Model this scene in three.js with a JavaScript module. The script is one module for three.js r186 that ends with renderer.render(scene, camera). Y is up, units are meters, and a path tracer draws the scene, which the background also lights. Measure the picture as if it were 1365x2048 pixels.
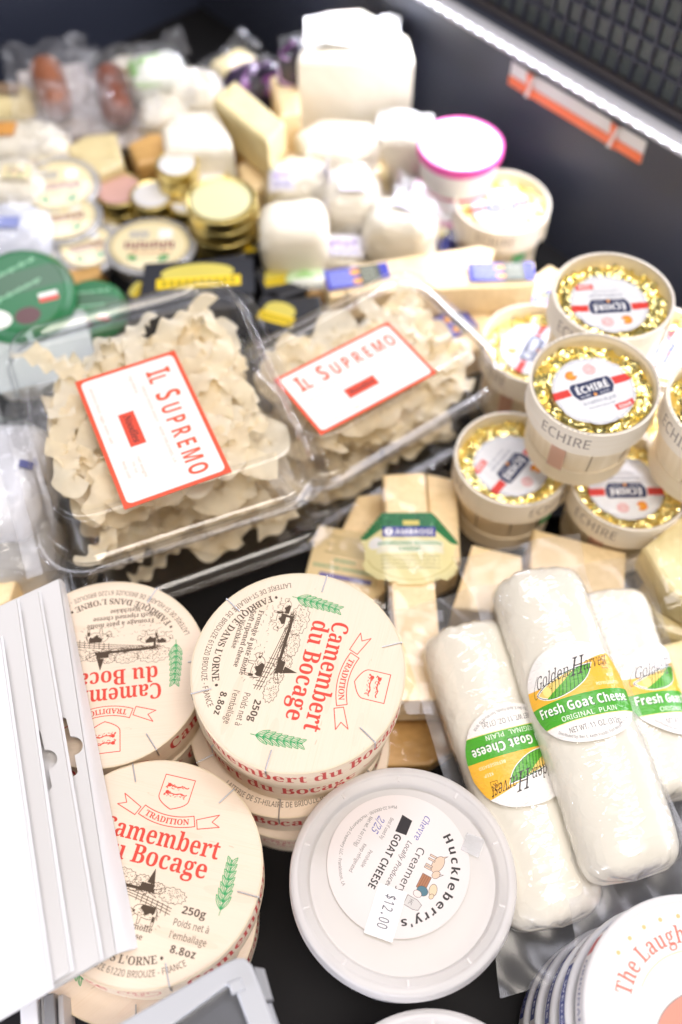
import * as THREE from 'three';
import { RoundedBoxGeometry } from 'three/addons/geometries/RoundedBoxGeometry.js';
import { ImprovedNoise } from 'three/addons/math/ImprovedNoise.js';
import { mergeGeometries } from 'three/addons/utils/BufferGeometryUtils.js';
import { RectAreaLightUniformsLib } from 'three/addons/lights/RectAreaLightUniformsLib.js';

// ---------- camera, exposure, lamps ----------
const scene = new THREE.Scene();
const PITCH = THREE.MathUtils.degToRad(57), EYE = 0.64, FPX = 1991;
const camera = new THREE.PerspectiveCamera(54.43, 1365 / 2048, 0.02, 30);
camera.position.set(0, EYE, 0);
camera.lookAt(0, EYE - Math.sin(PITCH), -Math.cos(PITCH));
camera.focus = 0.545; camera.userData.fStop = 2.9;
const renderer = new THREE.WebGLRenderer({ antialias: true });
renderer.toneMapping = THREE.LinearToneMapping;
renderer.toneMappingExposure = 1.15;
renderer.shadowMap.enabled = true;
RectAreaLightUniformsLib.init();
scene.background = new THREE.Color(0.21, 0.21, 0.215);   // the bright shop around the open case

function areaLamp(x, y, z, tx, ty, tz, w, h, power, color) {
  const l = new THREE.RectAreaLight(color, power, w, h);
  l.position.set(x, y, z); scene.add(l); l.lookAt(tx, ty, tz); return l;
}
const CEILING = [   // x, y, z, width, depth, radiance, colour
  [0.5, 2.4, 0.35, 1.3, 0.7, 11.3, 0xfff5ea],
  [0.9, 2.5, -0.9, 1.2, 0.6, 6, 0xf6f4ff],
  [-0.4, 2.3, -1.4, 1.2, 0.6, 5.4, 0xf4f4ff],
];
const LED_POWER = 105, LED_COLOR = 0xeef0ff;
const WALL_D = 0.62, WALL_B = 0.93, LED_Y = 0.16;

// ---------- helpers ----------
function rng(seed) { return () => { seed = (seed + 0x6d2b79f5) | 0; let t = Math.imul(seed ^ (seed >>> 15), 1 | seed); t = (t + Math.imul(t ^ (t >>> 7), 61 | t)) ^ t; return ((t ^ (t >>> 14)) >>> 0) / 4294967296; }; }
const R = rng(77), rr = (a, b) => a + (b - a) * R();
const perlin = new ImprovedNoise(), N3 = (x, y, z) => perlin.noise(x, y, z);
const V = (x, y, z) => new THREE.Vector3(x, y, z), rad = THREE.MathUtils.degToRad;
const SP = Math.sin(PITCH), CP = Math.cos(PITCH);
// where the photograph's sight line meets the level at that height (metres above the deck)
function P(px, py, h) {
  const cx = (px - 682.5) / FPX, cy = (1024 - py) / FPX, t = (EYE - h) / (SP - cy * CP);
  return V(cx * t, h, -t * (CP + cy * SP));
}
const used = new Map();
function numbered(n) { const k = used.get(n) ?? 0; used.set(n, k + 1); return k ? n + '_' + String(k).padStart(3, '0') : n; }
function tag(o, label, category, group) { o.userData = { label, category }; if (group) o.userData.group = group; return o; }
function thing(name, label, category, pos, turn = 0, group) {
  const o = new THREE.Group(); o.name = numbered(name); scene.add(o); o.position.copy(pos); o.rotation.y = turn;
  return tag(o, label, category, group);
}
function part(parent, name, geo, mat, pos) {
  const m = new THREE.Mesh(geo, mat); m.name = name; m.castShadow = m.receiveShadow = true; if (pos) m.position.copy(pos); parent.add(m); return m;
}
function struct(name, geo, mat) { const m = part(scene, name, geo, mat); m.userData = { kind: 'structure' }; return m; }
function copy(root, label, pos, turn = 0, group) {
  const r = root.clone(); r.name = numbered(root.name.replace(/_\d{3}$/, '')); scene.add(r); r.position.copy(pos); r.rotation.set(0, turn, 0);
  r.userData = { label, category: root.userData.category }; if (group) r.userData.group = group; return r;
}
function canvas(w, h, draw) { const c = document.createElement('canvas'); c.width = w; c.height = h; draw(c.getContext('2d'), w, h); return c; }
function tex(w, h, draw, data) {
  const t = new THREE.CanvasTexture(canvas(w, h, draw)); if (!data) t.colorSpace = THREE.SRGBColorSpace;
  t.wrapS = t.wrapT = THREE.RepeatWrapping; return t;
}
function heightTex(n, f) {   // grey relief from a function of 0..1, tiling left to the function
  const d = new Uint8Array(n * n * 4);
  for (let y = 0; y < n; y++) for (let x = 0; x < n; x++) { const v = Math.max(0, Math.min(255, 255 * f(x / n, y / n))), o = (y * n + x) * 4; d[o] = d[o + 1] = d[o + 2] = v; d[o + 3] = 255; }
  const t = new THREE.DataTexture(d, n, n); t.magFilter = t.minFilter = THREE.LinearFilter; t.wrapS = t.wrapT = THREE.RepeatWrapping; t.needsUpdate = true; return t;
}
function speckTex(n, base, vary, f) {  // colour map: base sRGB, f in -1..1 times vary
  const d = new Uint8Array(n * n * 4);
  for (let y = 0; y < n; y++) for (let x = 0; x < n; x++) { const k = f(x / n, y / n), o = (y * n + x) * 4; for (let c = 0; c < 3; c++) d[o + c] = Math.max(0, Math.min(255, base[c] + vary[c] * k)); d[o + 3] = 255; }
  const t = new THREE.DataTexture(d, n, n); t.magFilter = t.minFilter = THREE.LinearFilter; t.wrapS = t.wrapT = THREE.RepeatWrapping; t.colorSpace = THREE.SRGBColorSpace; t.needsUpdate = true; return t;
}
const tile = (f) => (x, y) => { const a = f(x, y), b = f(x - 1, y), c = f(x, y - 1), d = f(x - 1, y - 1); return (a * (1 - x) + b * x) * (1 - y) + (c * (1 - x) + d * x) * y; };
const lathe = (pts, n = 72, a0 = 0, a1 = Math.PI * 2) => new THREE.LatheGeometry(pts.map((p) => new THREE.Vector2(p[0], p[1])), n, a0, a1);
function grid(nu, nv, f, uvf) {     // f(u, v) -> Vector3, u and v in 0..1
  const p = [], uv = [], ix = [];
  for (let j = 0; j <= nv; j++) for (let i = 0; i <= nu; i++) { const u = i / nu, v = j / nv, q = f(u, v); p.push(q.x, q.y, q.z); const w = uvf ? uvf(u, v) : [u, v]; uv.push(w[0], w[1]); }
  for (let j = 0; j < nv; j++) for (let i = 0; i < nu; i++) { const a = j * (nu + 1) + i, b = a + 1, c = a + nu + 1, d = c + 1; ix.push(a, b, d, a, d, c); }
  const g = new THREE.BufferGeometry(); g.setAttribute('position', new THREE.Float32BufferAttribute(p, 3)); g.setAttribute('uv', new THREE.Float32BufferAttribute(uv, 2)); g.setIndex(ix); g.computeVertexNormals(); return g;
}
function discUV(g, r, cx = 0, cz = 0) {   // looks down on the disc, top of the print away from the viewer
  const p = g.attributes.position, uv = []; for (let i = 0; i < p.count; i++) uv.push((p.getX(i) - cx) / r * 0.5 + 0.5, -(p.getZ(i) - cz) / r * 0.5 + 0.5);
  g.setAttribute('uv', new THREE.Float32BufferAttribute(uv, 2)); return g;
}
function planUV(g, s = 1) { const p = g.attributes.position, uv = []; for (let i = 0; i < p.count; i++) uv.push((p.getX(i) + 0.7 * p.getY(i)) * s, (p.getZ(i) + 0.7 * p.getY(i)) * s); g.setAttribute('uv', new THREE.Float32BufferAttribute(uv, 2)); return g; }
// polar sheet, f(radius 0..1, angle) -> Vector3
const polar = (nr, na, f) => grid(na, nr, (u, v) => f(v, -u * Math.PI * 2));
// outline of a rounded rectangle, k in 0..1
function ring(hw, hd, r, n) {
  const out = []; const q = n / 4;
  for (let c = 0; c < 4; c++) for (let i = 0; i < q; i++) {
    const straight = i < q / 2, t = straight ? i / (q / 2) : (i - q / 2) / (q / 2);
    // side c from corner c-1 to corner c, then the corner arc
    const sx = [1, -1, -1, 1][c], sz = [1, 1, -1, -1][c], cxx = sx * (hw - r), czz = sz * (hd - r), a = c * Math.PI / 2 + t * Math.PI / 2;
    if (straight) { const e0 = [[hw, -(hd - r)], [hw - r, hd], [-hw, hd - r], [-(hw - r), -hd]][c], e1 = [[hw, hd - r], [-(hw - r), hd], [-hw, -(hd - r)], [hw - r, -hd]][c]; out.push([e0[0] + (e1[0] - e0[0]) * t, e0[1] + (e1[1] - e0[1]) * t]); }
    else out.push([cxx + r * Math.cos(a), czz + r * Math.sin(a)]);
  }
  return out;
}
function loft(levels, n = 96, cap0, cap1, wob) {     // levels: [y, half width, half depth, corner radius]
  const p = [], ix = [], m = levels.length;
  levels.forEach(([y, hw, hd, r], k) => ring(hw, hd, r, n).forEach(([x, z], i) => { const w = wob ? wob(k, i / n) : 0; p.push(x * (1 + w), y, z * (1 + w)); }));
  for (let k = 0; k < m - 1; k++) for (let i = 0; i < n; i++) { const a = k * n + i, b = k * n + (i + 1) % n, c = a + n, d = b + n; ix.push(a, c, b, b, c, d); }
  for (const [on, k, flip] of [[cap0, 0, 0], [cap1, m - 1, 1]]) if (on) { const c = p.length / 3; p.push(0, levels[k][0], 0); for (let i = 0; i < n; i++) { const a = k * n + i, b = k * n + (i + 1) % n; flip ? ix.push(a, c, b) : ix.push(a, b, c); } }
  const g = new THREE.BufferGeometry(); g.setAttribute('position', new THREE.Float32BufferAttribute(p, 3)); g.setIndex(ix); g.computeVertexNormals(); return planUV(g);
}
function polyShape(pts) { const s = new THREE.Shape(); pts.forEach((p, i) => (i ? s.lineTo(p.x, -p.z) : s.moveTo(p.x, -p.z))); s.closePath(); return s; }
function slab(shape, thick, bevel = 0.0012, seg = 2) {   // a level shape with its top at y = 0
  const g = new THREE.ExtrudeGeometry(shape, { depth: Math.max(1e-4, thick - 2 * bevel), bevelEnabled: bevel > 0, bevelSize: bevel, bevelThickness: bevel, bevelOffset: -bevel, bevelSegments: seg, curveSegments: 14 });
  g.rotateX(-Math.PI / 2).translate(0, -thick + bevel, 0); return g;
}
// a block of cheese whose upper outline is given; returns {c, g}: base point and geometry about it
function block(poly, h, thick, bevel = 0.002) {
  const pts = poly.map(([x, y, hh]) => P(x, y, hh ?? h)), c = V(0, 0, 0); pts.forEach((p) => c.add(p)); c.divideScalar(pts.length); c.y = h - thick;
  const g = slab(polyShape(pts.map((p) => p.clone().sub(c))), thick, bevel); g.translate(0, thick, 0); return { c, g: planUV(g), pts };
}
function lump(w, h, d, e = 0.7, amp = 0.002, freq = 40, seed = 0, nu = 48, nv = 28) {   // soft rounded body sitting on y = 0
  const s = (v, k) => Math.sign(v) * Math.pow(Math.abs(v), k);
  return grid(nu, nv, (u, v) => {
    const a = -u * Math.PI * 2, b = (v - 0.5) * Math.PI, cb = s(Math.cos(b), e);
    const x = w / 2 * cb * s(Math.cos(a), e), y = h / 2 * s(Math.sin(b), e), z = d / 2 * cb * s(Math.sin(a), e), l = Math.hypot(x, y, z) || 1;
    const k = 1 + amp * (N3(x * freq + seed, y * freq, z * freq) + 0.5 * N3(x * freq * 2.3, y * freq * 2.3 + seed, z * freq * 2.3)) / l;
    return V(x * k, y * k + h / 2, z * k);
  }, (u, v) => [u * (w + d), v * h * 2]);
}
function crinkle(w, d, amp, freq, seed, n = 22) {   // a loose sheet of film, level, about its middle
  return grid(n, n, (u, v) => { const x = (u - 0.5) * w, z = (v - 0.5) * d; const rim = 1 + 0.06 * N3(u * 5 + seed, v * 5, 3); return V(x * rim, amp * (N3(x * freq + seed, z * freq, 1) + 0.6 * Math.abs(N3(x * freq * 2.2, z * freq * 2.2 + seed, 7))), z * rim); });
}
function bar(a, b, r, n = 8) { const d = b.clone().sub(a), g = new THREE.CylinderGeometry(r, r, d.length(), n); g.applyQuaternion(new THREE.Quaternion().setFromUnitVectors(V(0, 1, 0), d.normalize())); const m = a.clone().add(b).multiplyScalar(0.5); return g.translate(m.x, m.y, m.z); }

// ---------- materials ----------
const std = (color, roughness = 0.5, more = {}) => new THREE.MeshStandardMaterial({ color, roughness, side: THREE.DoubleSide, ...more });
const phy = (color, roughness = 0.5, more = {}) => new THREE.MeshPhysicalMaterial({ color, roughness, side: THREE.DoubleSide, ...more });
const lin = (r, g, b) => new THREE.Color().setRGB(r, g, b);
const parmTex = speckTex(256, [238, 212, 164], [18, 20, 26], tile((x, y) => N3(x * 5, y * 5, 1) * 0.8 + N3(x * 17, y * 17, 2) * 0.6 + (N3(x * 40, y * 40, 3) > 0.42 ? 1.1 : 0)));
parmTex.repeat.set(14, 14);
const paleTex = speckTex(256, [232, 214, 160], [18, 20, 26], tile((x, y) => N3(x * 4, y * 4, 4) + N3(x * 14, y * 14, 5) * 0.6)); paleTex.repeat.set(14, 14);
const rindTex = speckTex(256, [205, 160, 92], [24, 24, 20], tile((x, y) => N3(x * 4, y * 10, 4) + N3(x * 14, y * 24, 5) * 0.6)); rindTex.repeat.set(14, 14);
const softTex = speckTex(256, [239, 231, 212], [10, 12, 15], tile((x, y) => N3(x * 4, y * 4, 9) + N3(x * 15, y * 15, 5) * 0.5)); softTex.repeat.set(12, 12);
const woodTex = speckTex(512, [235, 217, 188], [13, 15, 18], tile((x, y) => N3(x * 4, y * 60, 3) * 0.8 + N3(x * 9, y * 150, 8) * 0.6 + 0.4 * N3(x * 3, y * 3, 2)));
const woodBump = heightTex(256, tile((x, y) => 0.5 + 0.3 * N3(x * 5, y * 70, 3) + 0.15 * N3(x * 12, y * 120, 3)));
const grainBump = heightTex(256, tile((x, y) => 0.5 + 0.3 * N3(x * 9, y * 9, 3) + 0.25 * N3(x * 30, y * 30, 5))); grainBump.repeat.set(10, 10);
const wrinkle = heightTex(512, tile((x, y) => {
  const wx = x + 0.06 * N3(x * 4, y * 4, 11), wy = y + 0.06 * N3(x * 4, y * 4, 17);
  const a = 1 - Math.abs(N3(wx * 7, wy * 16, 2)) * 2.2, b = 1 - Math.abs(N3(wx * 15, wy * 25, 6)) * 2.4, m = 0.5 + 0.5 * N3(x * 4, y * 4, 9);
  return 0.25 + 0.34 * Math.max(0, a) ** 4 * m + 0.22 * Math.max(0, b) ** 4 + 0.12 * N3(x * 6, y * 6, 4);
}));
const wrinkle2 = wrinkle.clone(); wrinkle2.repeat.set(7, 7); const wrinkle3 = wrinkle.clone(); wrinkle3.repeat.set(11, 11);
const M = {
  deck: phy(lin(0.006, 0.0055, 0.0058), 0.6, { specularIntensity: 0.35, bumpMap: grainBump, bumpScale: 0.0002 }),
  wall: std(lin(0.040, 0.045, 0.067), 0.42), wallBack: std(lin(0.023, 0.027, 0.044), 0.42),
  parm: std(0xffffff, 0.55, { map: parmTex, bumpMap: grainBump, bumpScale: 0.0006 }),
  parmWrapped: phy(0xffffff, 0.3, { map: parmTex, bumpMap: wrinkle3, bumpScale: 0.0012 }),
  rind: phy(0xffffff, 0.5, { map: rindTex, clearcoat: 0.5, clearcoatRoughness: 0.2, bumpMap: grainBump, bumpScale: 0.0005 }),
  pale: phy(0xffffff, 0.5, { map: paleTex, clearcoat: 0.5, clearcoatRoughness: 0.2, bumpMap: grainBump, bumpScale: 0.0005 }),
  soft: std(0xffffff, 0.55, { map: softTex, bumpMap: grainBump, bumpScale: 0.0006 }),
  softWet: phy(0xffffff, 0.3, { map: softTex, bumpMap: wrinkle2, bumpScale: 0.005 }),
  white: std(lin(0.78, 0.78, 0.76), 0.5),
  wood: std(0xffffff, 0.6, { map: woodTex, bumpMap: woodBump, bumpScale: 0.00025 }),
  film: phy(0xffffff, 0.1, { transmission: 1, thickness: 0, ior: 1.45 }),
  filmSoft: phy(lin(0.95, 0.95, 0.96), 0.22, { transmission: 0.94, thickness: 0, ior: 1.45 }),
  pet: phy(lin(0.985, 0.985, 0.99), 0.11, { transmission: 1, thickness: 0, ior: 1.55 }),
  steel: std(lin(0.5, 0.5, 0.53), 0.32, { metalness: 1 }),
  gold: std(lin(0.97, 0.83, 0.34), 0.24, { metalness: 1 }),
  tin: std(lin(0.80, 0.64, 0.24), 0.3, { metalness: 1 }),
  paper: std(lin(0.8, 0.79, 0.78), 0.55),
  black: std(lin(0.02, 0.02, 0.024), 0.4),
  navy: std(lin(0.04, 0.05, 0.25), 0.4),
};

// ---------- printed matter ----------
const RED = '#d8402f', BROWN = '#46331f', GREEN = '#2c9a55';
function arcText(c, text, cx, cy, r, mid, span, bottom = true) {   // letters spread evenly over an arc
  const w = [...text].map((ch) => c.measureText(ch).width), total = w.reduce((a, b) => a + b, 0), k = span / total; let s = 0;
  [...text].forEach((ch, i) => {
    const f = (s + w[i] / 2) / total - 0.5, a = bottom ? mid - f * span : mid + f * span; s += w[i];
    c.save(); c.translate(cx + r * Math.cos(a), cy + r * Math.sin(a)); c.rotate(bottom ? a - Math.PI / 2 : a + Math.PI / 2); const room = k * r; c.scale(Math.min(1.25, room), 1); c.textAlign = 'center'; c.fillText(ch, 0, 0); c.restore();
  });
}
function squeezed(c, text, x, y, width, align = 'left') { const m = c.measureText(text).width; c.save(); c.translate(x, y); c.scale(width / m, 1); c.textAlign = align; c.fillText(text, 0, 0); c.restore(); }
function scratch(c, x0, y0, x1, y1, n, len, w = 1.4) { c.lineWidth = w; for (let i = 0; i < n; i++) { const x = rr(x0, x1), y = rr(y0, y1); c.beginPath(); c.moveTo(x, y); c.lineTo(x + rr(-len, len), y + rr(-len, len) * 0.5); c.stroke(); } }
function sprig(c, x, y, len, ang, side) {
  c.save(); c.translate(x, y); c.rotate(ang); c.strokeStyle = GREEN; c.lineWidth = 3.6; c.beginPath(); c.moveTo(0, 0); c.quadraticCurveTo(len * 0.5, side * 10, len, 0); c.stroke();
  for (let i = 0; i < 7; i++) for (const s of [-1, 1]) { const t = 0.1 + i * 0.13, L = 74 * (1 - t * 0.4); c.save(); c.translate(len * t, side * 14 * t * (1 - t)); c.rotate(s * 0.5); c.beginPath(); c.moveTo(0, 0); c.quadraticCurveTo(L * 0.5, -17, L, 0); c.quadraticCurveTo(L * 0.5, 15, 0, 0); c.moveTo(4, 0); c.lineTo(L * 0.8, 0); c.stroke(); c.restore(); }
  c.restore();
}
function bush(c, x, y, rx, ry) {
  c.beginPath(); for (let i = 0; i <= 26; i++) { const a = i / 26 * Math.PI * 2, k = 1 + 0.09 * (i % 2 ? 1 : -1); c.lineTo(x + rx * k * Math.cos(a), y + ry * k * Math.sin(a)); } c.lineWidth = 2; c.stroke();
  for (let i = 0; i < rx * ry / 34; i++) { const a = rr(0, 6.28), k = Math.sqrt(R()) * 0.85; c.fillRect(x + rx * k * Math.cos(a), y + ry * k * Math.sin(a), 3, 3); }
}
function cow(c, x, y, s, flip) {
  c.save(); c.translate(x, y); c.scale(flip ? -s : s, s); c.lineWidth = 2.2;
  c.beginPath(); c.moveTo(0, 0); c.quadraticCurveTo(6, -26, 34, -27); c.lineTo(84, -25); c.quadraticCurveTo(98, -20, 97, 4); c.lineTo(94, 44); c.lineTo(87, 44); c.lineTo(86, 18); c.quadraticCurveTo(66, 26, 42, 18); c.lineTo(39, 44); c.lineTo(31, 44); c.lineTo(28, 14); c.quadraticCurveTo(20, 14, 16, 10);
  c.quadraticCurveTo(6, 24, -6, 22); c.quadraticCurveTo(-14, 14, -10, 2); c.lineTo(-16, -4); c.lineTo(-6, -6); c.closePath(); c.stroke();
  c.beginPath(); c.moveTo(34, -26); c.quadraticCurveTo(60, -30, 86, -23); c.quadraticCurveTo(94, -10, 82, 4); c.quadraticCurveTo(72, -8, 62, 6); c.quadraticCurveTo(52, 14, 46, 0); c.quadraticCurveTo(36, -6, 28, -14); c.fill();
  c.fillRect(84, 8, 10, 20); c.fillRect(2, -3, 9, 9); c.beginPath(); c.moveTo(97, -14); c.lineTo(104, 18); c.stroke(); scratch(c, 30, -5, 80, 16, 14, 8); scratch(c, -10, 45, 110, 48, 14, 12); c.restore();
}
function camembertTop(c, S) {
  c.fillStyle = '#ecd9c4'; c.fillRect(0, 0, S, S);
  for (let i = 0; i < 900; i++) { c.strokeStyle = `rgba(${R() < 0.5 ? '196,160,104' : '255,246,224'},${rr(0.03, 0.12)})`; c.lineWidth = rr(0.6, 2); const y = rr(0, S), x = rr(-100, S); c.beginPath(); c.moveTo(x, y); c.lineTo(x + rr(60, 420), y + rr(-4, 4)); c.stroke(); }
  for (let i = 0; i < 26; i++) { c.fillStyle = `rgba(${R() < 0.6 ? '150,104,58' : '255,250,236'},${rr(0.08, 0.3)})`; c.beginPath(); c.ellipse(rr(0, S), rr(0, S), rr(3, 16), rr(1, 2.4), rr(-0.15, 0.15), 0, 7); c.fill(); }
  for (let i = 0; i < 7; i++) { c.fillStyle = `rgba(176,132,84,${rr(0.03, 0.07)})`; c.beginPath(); c.ellipse(rr(0, S), rr(0, S), rr(60, 200), rr(14, 40), rr(-0.1, 0.1), 0, 7); c.fill(); }
  c.save(); c.scale(S / 1024, S / 1024); c.strokeStyle = c.fillStyle = RED; c.lineJoin = 'round';
  // crest
  c.lineWidth = 4; c.beginPath(); c.moveTo(440, 72); c.lineTo(588, 72); c.lineTo(588, 176); c.quadraticCurveTo(586, 206, 514, 232); c.quadraticCurveTo(442, 206, 440, 176); c.closePath(); c.stroke();
  for (const yy of [122, 158]) { c.lineWidth = 5; c.beginPath(); c.moveTo(460, yy + 12); c.bezierCurveTo(478, yy - 18, 500, yy + 10, 530, yy - 4); c.bezierCurveTo(548, yy - 16, 556, yy + 8, 570, yy - 8); c.stroke(); scratch(c, 464, yy - 8, 562, yy + 14, 26, 12, 3); c.beginPath(); c.arc(474, yy - 4, 9, 0, 7); c.fill(); }
  // ribbon
  c.lineWidth = 4;
  const arcTo = (r, a0, a1, back) => c.arc(514, -60, r, a0, a1, back);
  c.beginPath(); arcTo(372, rad(112), rad(68), true); arcTo(322, rad(68), rad(112)); c.closePath(); c.stroke();
  for (const s of [-1, 1]) { c.save(); c.translate(514, 0); c.scale(s, 1); c.beginPath(); c.moveTo(138, 252); c.lineTo(236, 206); c.lineTo(212, 246); c.lineTo(252, 262); c.lineTo(154, 294); c.closePath(); c.stroke(); c.restore(); }
  c.font = 'bold 38px serif'; arcText(c, 'TRADITION', 514, -60, 360, Math.PI / 2, rad(36));
  c.font = 'bold 116px serif'; squeezed(c, 'Camembert', 228, 408, 574); squeezed(c, 'du Bocage', 244, 504, 530);
  // meadow
  c.strokeStyle = c.fillStyle = BROWN;
  c.save(); c.translate(-64, 0);
  bush(c, 470, 566, 62, 30); bush(c, 330, 572, 84, 46); bush(c, 566, 572, 40, 26); bush(c, 716, 606, 62, 34); bush(c, 640, 590, 36, 24);
  c.beginPath(); c.moveTo(585, 574); c.lineTo(604, 508); c.lineTo(622, 578); c.closePath(); c.fill(); c.fillRect(560, 578, 64, 26); c.fillRect(330, 600, 300, 14); scratch(c, 300, 596, 640, 622, 170, 26, 2);
  c.lineWidth = 3; for (const k of [0, 13, 26]) { c.beginPath(); c.moveTo(380, 612 + k * 0.5); c.quadraticCurveTo(560, 620 + k, 730, 660 + k); c.stroke(); } for (let i = 0; i < 7; i++) { c.beginPath(); c.moveTo(560 + i * 25, 620 + i * 5); c.lineTo(560 + i * 25, 660 + i * 6); c.stroke(); }
  c.fillRect(318, 604, 12, 40); cow(c, 560, 702, 1.16); cow(c, 400, 664, 0.95, true); cow(c, 240, 652, 0.8); scratch(c, 220, 690, 700, 752, 40, 20, 1.6); c.restore();
  c.fillStyle = '#463526'; c.font = 'bold 46px sans-serif'; squeezed(c, '250g', 712, 668, 112); squeezed(c, '8.8oz', 712, 836, 118);
  c.font = '42px sans-serif'; squeezed(c, 'Poids net à', 690, 724, 168); squeezed(c, "l'emballage", 690, 778, 172);
  c.font = 'bold 34px serif'; squeezed(c, 'Fromage à pâte molle', 436, 778, 352, 'center'); squeezed(c, 'Soft ripened cheese', 424, 816, 312, 'center'); squeezed(c, 'Weichkäse', 410, 854, 160, 'center');
  c.font = 'bold 48px serif'; arcText(c, "• FABRIQUÉ DANS L'ORNE •", 512, 512, 412, Math.PI / 2 + 0.28, rad(88));
  c.font = '38px sans-serif'; arcText(c, 'LAITERIE DE ST-HILAIRE DE BRIOUZE 61220 BRIOUZE - FRANCE', 512, 512, 462, Math.PI / 2 + 0.27, rad(110));
  sprig(c, 880, 640, 250, -1.62, 1); sprig(c, 150, 640, 250, -1.5, -1); c.restore();
}
const T = {};
T.camembert = tex(1024, 1024, (c, S) => camembertTop(c, S));
T.camembertSide = tex(2048, 128, (c, w, h) => {
  c.fillStyle = '#ecd8be'; c.fillRect(0, 0, w, h);
  for (let i = 0; i < 500; i++) { c.strokeStyle = `rgba(${R() < 0.5 ? '190,150,96' : '255,244,220'},${rr(0.05, 0.16)})`; c.lineWidth = rr(0.6, 2); const y = rr(0, h), x = rr(-100, w); c.beginPath(); c.moveTo(x, y); c.lineTo(x + rr(60, 500), y + rr(-2, 2)); c.stroke(); }
  c.fillStyle = '#c43a33'; c.font = 'bold 92px serif';
  for (let i = 0; i < 2; i++) { squeezed(c, 'Camembert du Bocage', i * 1024 + 40, 94, 800); c.strokeStyle = '#c43a33'; c.lineWidth = 3; c.beginPath(); c.ellipse(i * 1024 + 930, 64, 60, 34, 0, 0, 7); c.stroke(); c.font = 'bold 22px sans-serif'; squeezed(c, 'FR 61', i * 1024 + 896, 58, 68); squeezed(c, 'CE', i * 1024 + 914, 84, 32); c.font = 'bold 92px serif'; }
});
T.echire = tex(512, 512, (c, S) => {
  c.fillStyle = '#eeeef0'; c.fillRect(0, 0, S, S); c.strokeStyle = '#b9bcc6'; c.lineWidth = 3; for (let y = 10; y < S; y += 15) { c.beginPath(); c.moveTo(0, y); c.lineTo(S, y); c.stroke(); }
  c.strokeStyle = '#9aa0b0'; c.lineWidth = 4; c.beginPath(); c.arc(256, 256, 244, 0, 7); c.stroke();
  c.fillStyle = '#d83a30'; c.fillRect(0, 196, S, 58); c.fillStyle = '#eeeef0'; c.fillRect(112, 180, 288, 96);
  c.fillStyle = '#1d2750'; c.beginPath(); c.moveTo(134, 176); c.lineTo(380, 176); c.lineTo(394, 196); c.lineTo(394, 256); c.lineTo(366, 300); c.lineTo(148, 300); c.lineTo(120, 256); c.lineTo(120, 196); c.closePath(); c.fill();
  c.fillStyle = '#fff'; c.font = 'bold 74px sans-serif'; squeezed(c, 'ÉCHIRÉ', 146, 256, 224); c.font = '20px sans-serif'; squeezed(c, 'BEURRE', 160, 288, 66); squeezed(c, 'A.O.P.', 290, 288, 66);
  c.fillStyle = '#e8a050'; c.beginPath(); c.arc(256, 284, 12, 0, 7); c.fill();
  c.strokeStyle = '#e88820'; c.lineWidth = 17; c.beginPath(); c.arc(170, 108, 28, 0.2, 5.6); c.stroke(); c.fillStyle = '#f0a23a'; c.beginPath(); c.arc(170, 108, 20, 0, 7); c.fill();
  c.strokeStyle = '#e0584a'; c.lineWidth = 7; for (const r of [12, 24, 36]) { c.setLineDash([9, 5]); c.beginPath(); c.arc(300, 96, r, 0, 7); c.stroke(); } c.setLineDash([]);
  c.fillStyle = '#59617c'; c.font = 'italic 34px serif'; squeezed(c, 'la tradition du goût', 150, 346, 220); c.font = '18px sans-serif'; squeezed(c, 'Charentes-Poitou AOP', 170, 380, 180);
  c.save(); c.translate(330, 396); c.rotate(-0.05); c.fillStyle = '#d83a30'; c.fillRect(0, 0, 120, 46); c.fillStyle = '#fff'; c.font = 'bold 32px sans-serif'; squeezed(c, 'DOUX', 16, 36, 86); c.restore();
});
T.echireBand = tex(2048, 128, (c, w, h) => {
  c.fillStyle = '#efe6d6'; c.fillRect(0, 0, w, h);
  for (let i = 0; i < 300; i++) { c.strokeStyle = `rgba(${R() < 0.5 ? '200,165,115' : '255,246,226'},${rr(0.05, 0.15)})`; c.lineWidth = rr(0.6, 2); const y = rr(0, h), x = rr(-100, w); c.beginPath(); c.moveTo(x, y); c.lineTo(x + rr(100, 500), y + rr(-2, 2)); c.stroke(); }
  c.fillStyle = '#8b7f78'; c.font = '74px sans-serif'; for (let i = 0; i < 3; i++) squeezed(c, 'ECHIRE', i * 683 + 190, 86, 280);
});
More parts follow.
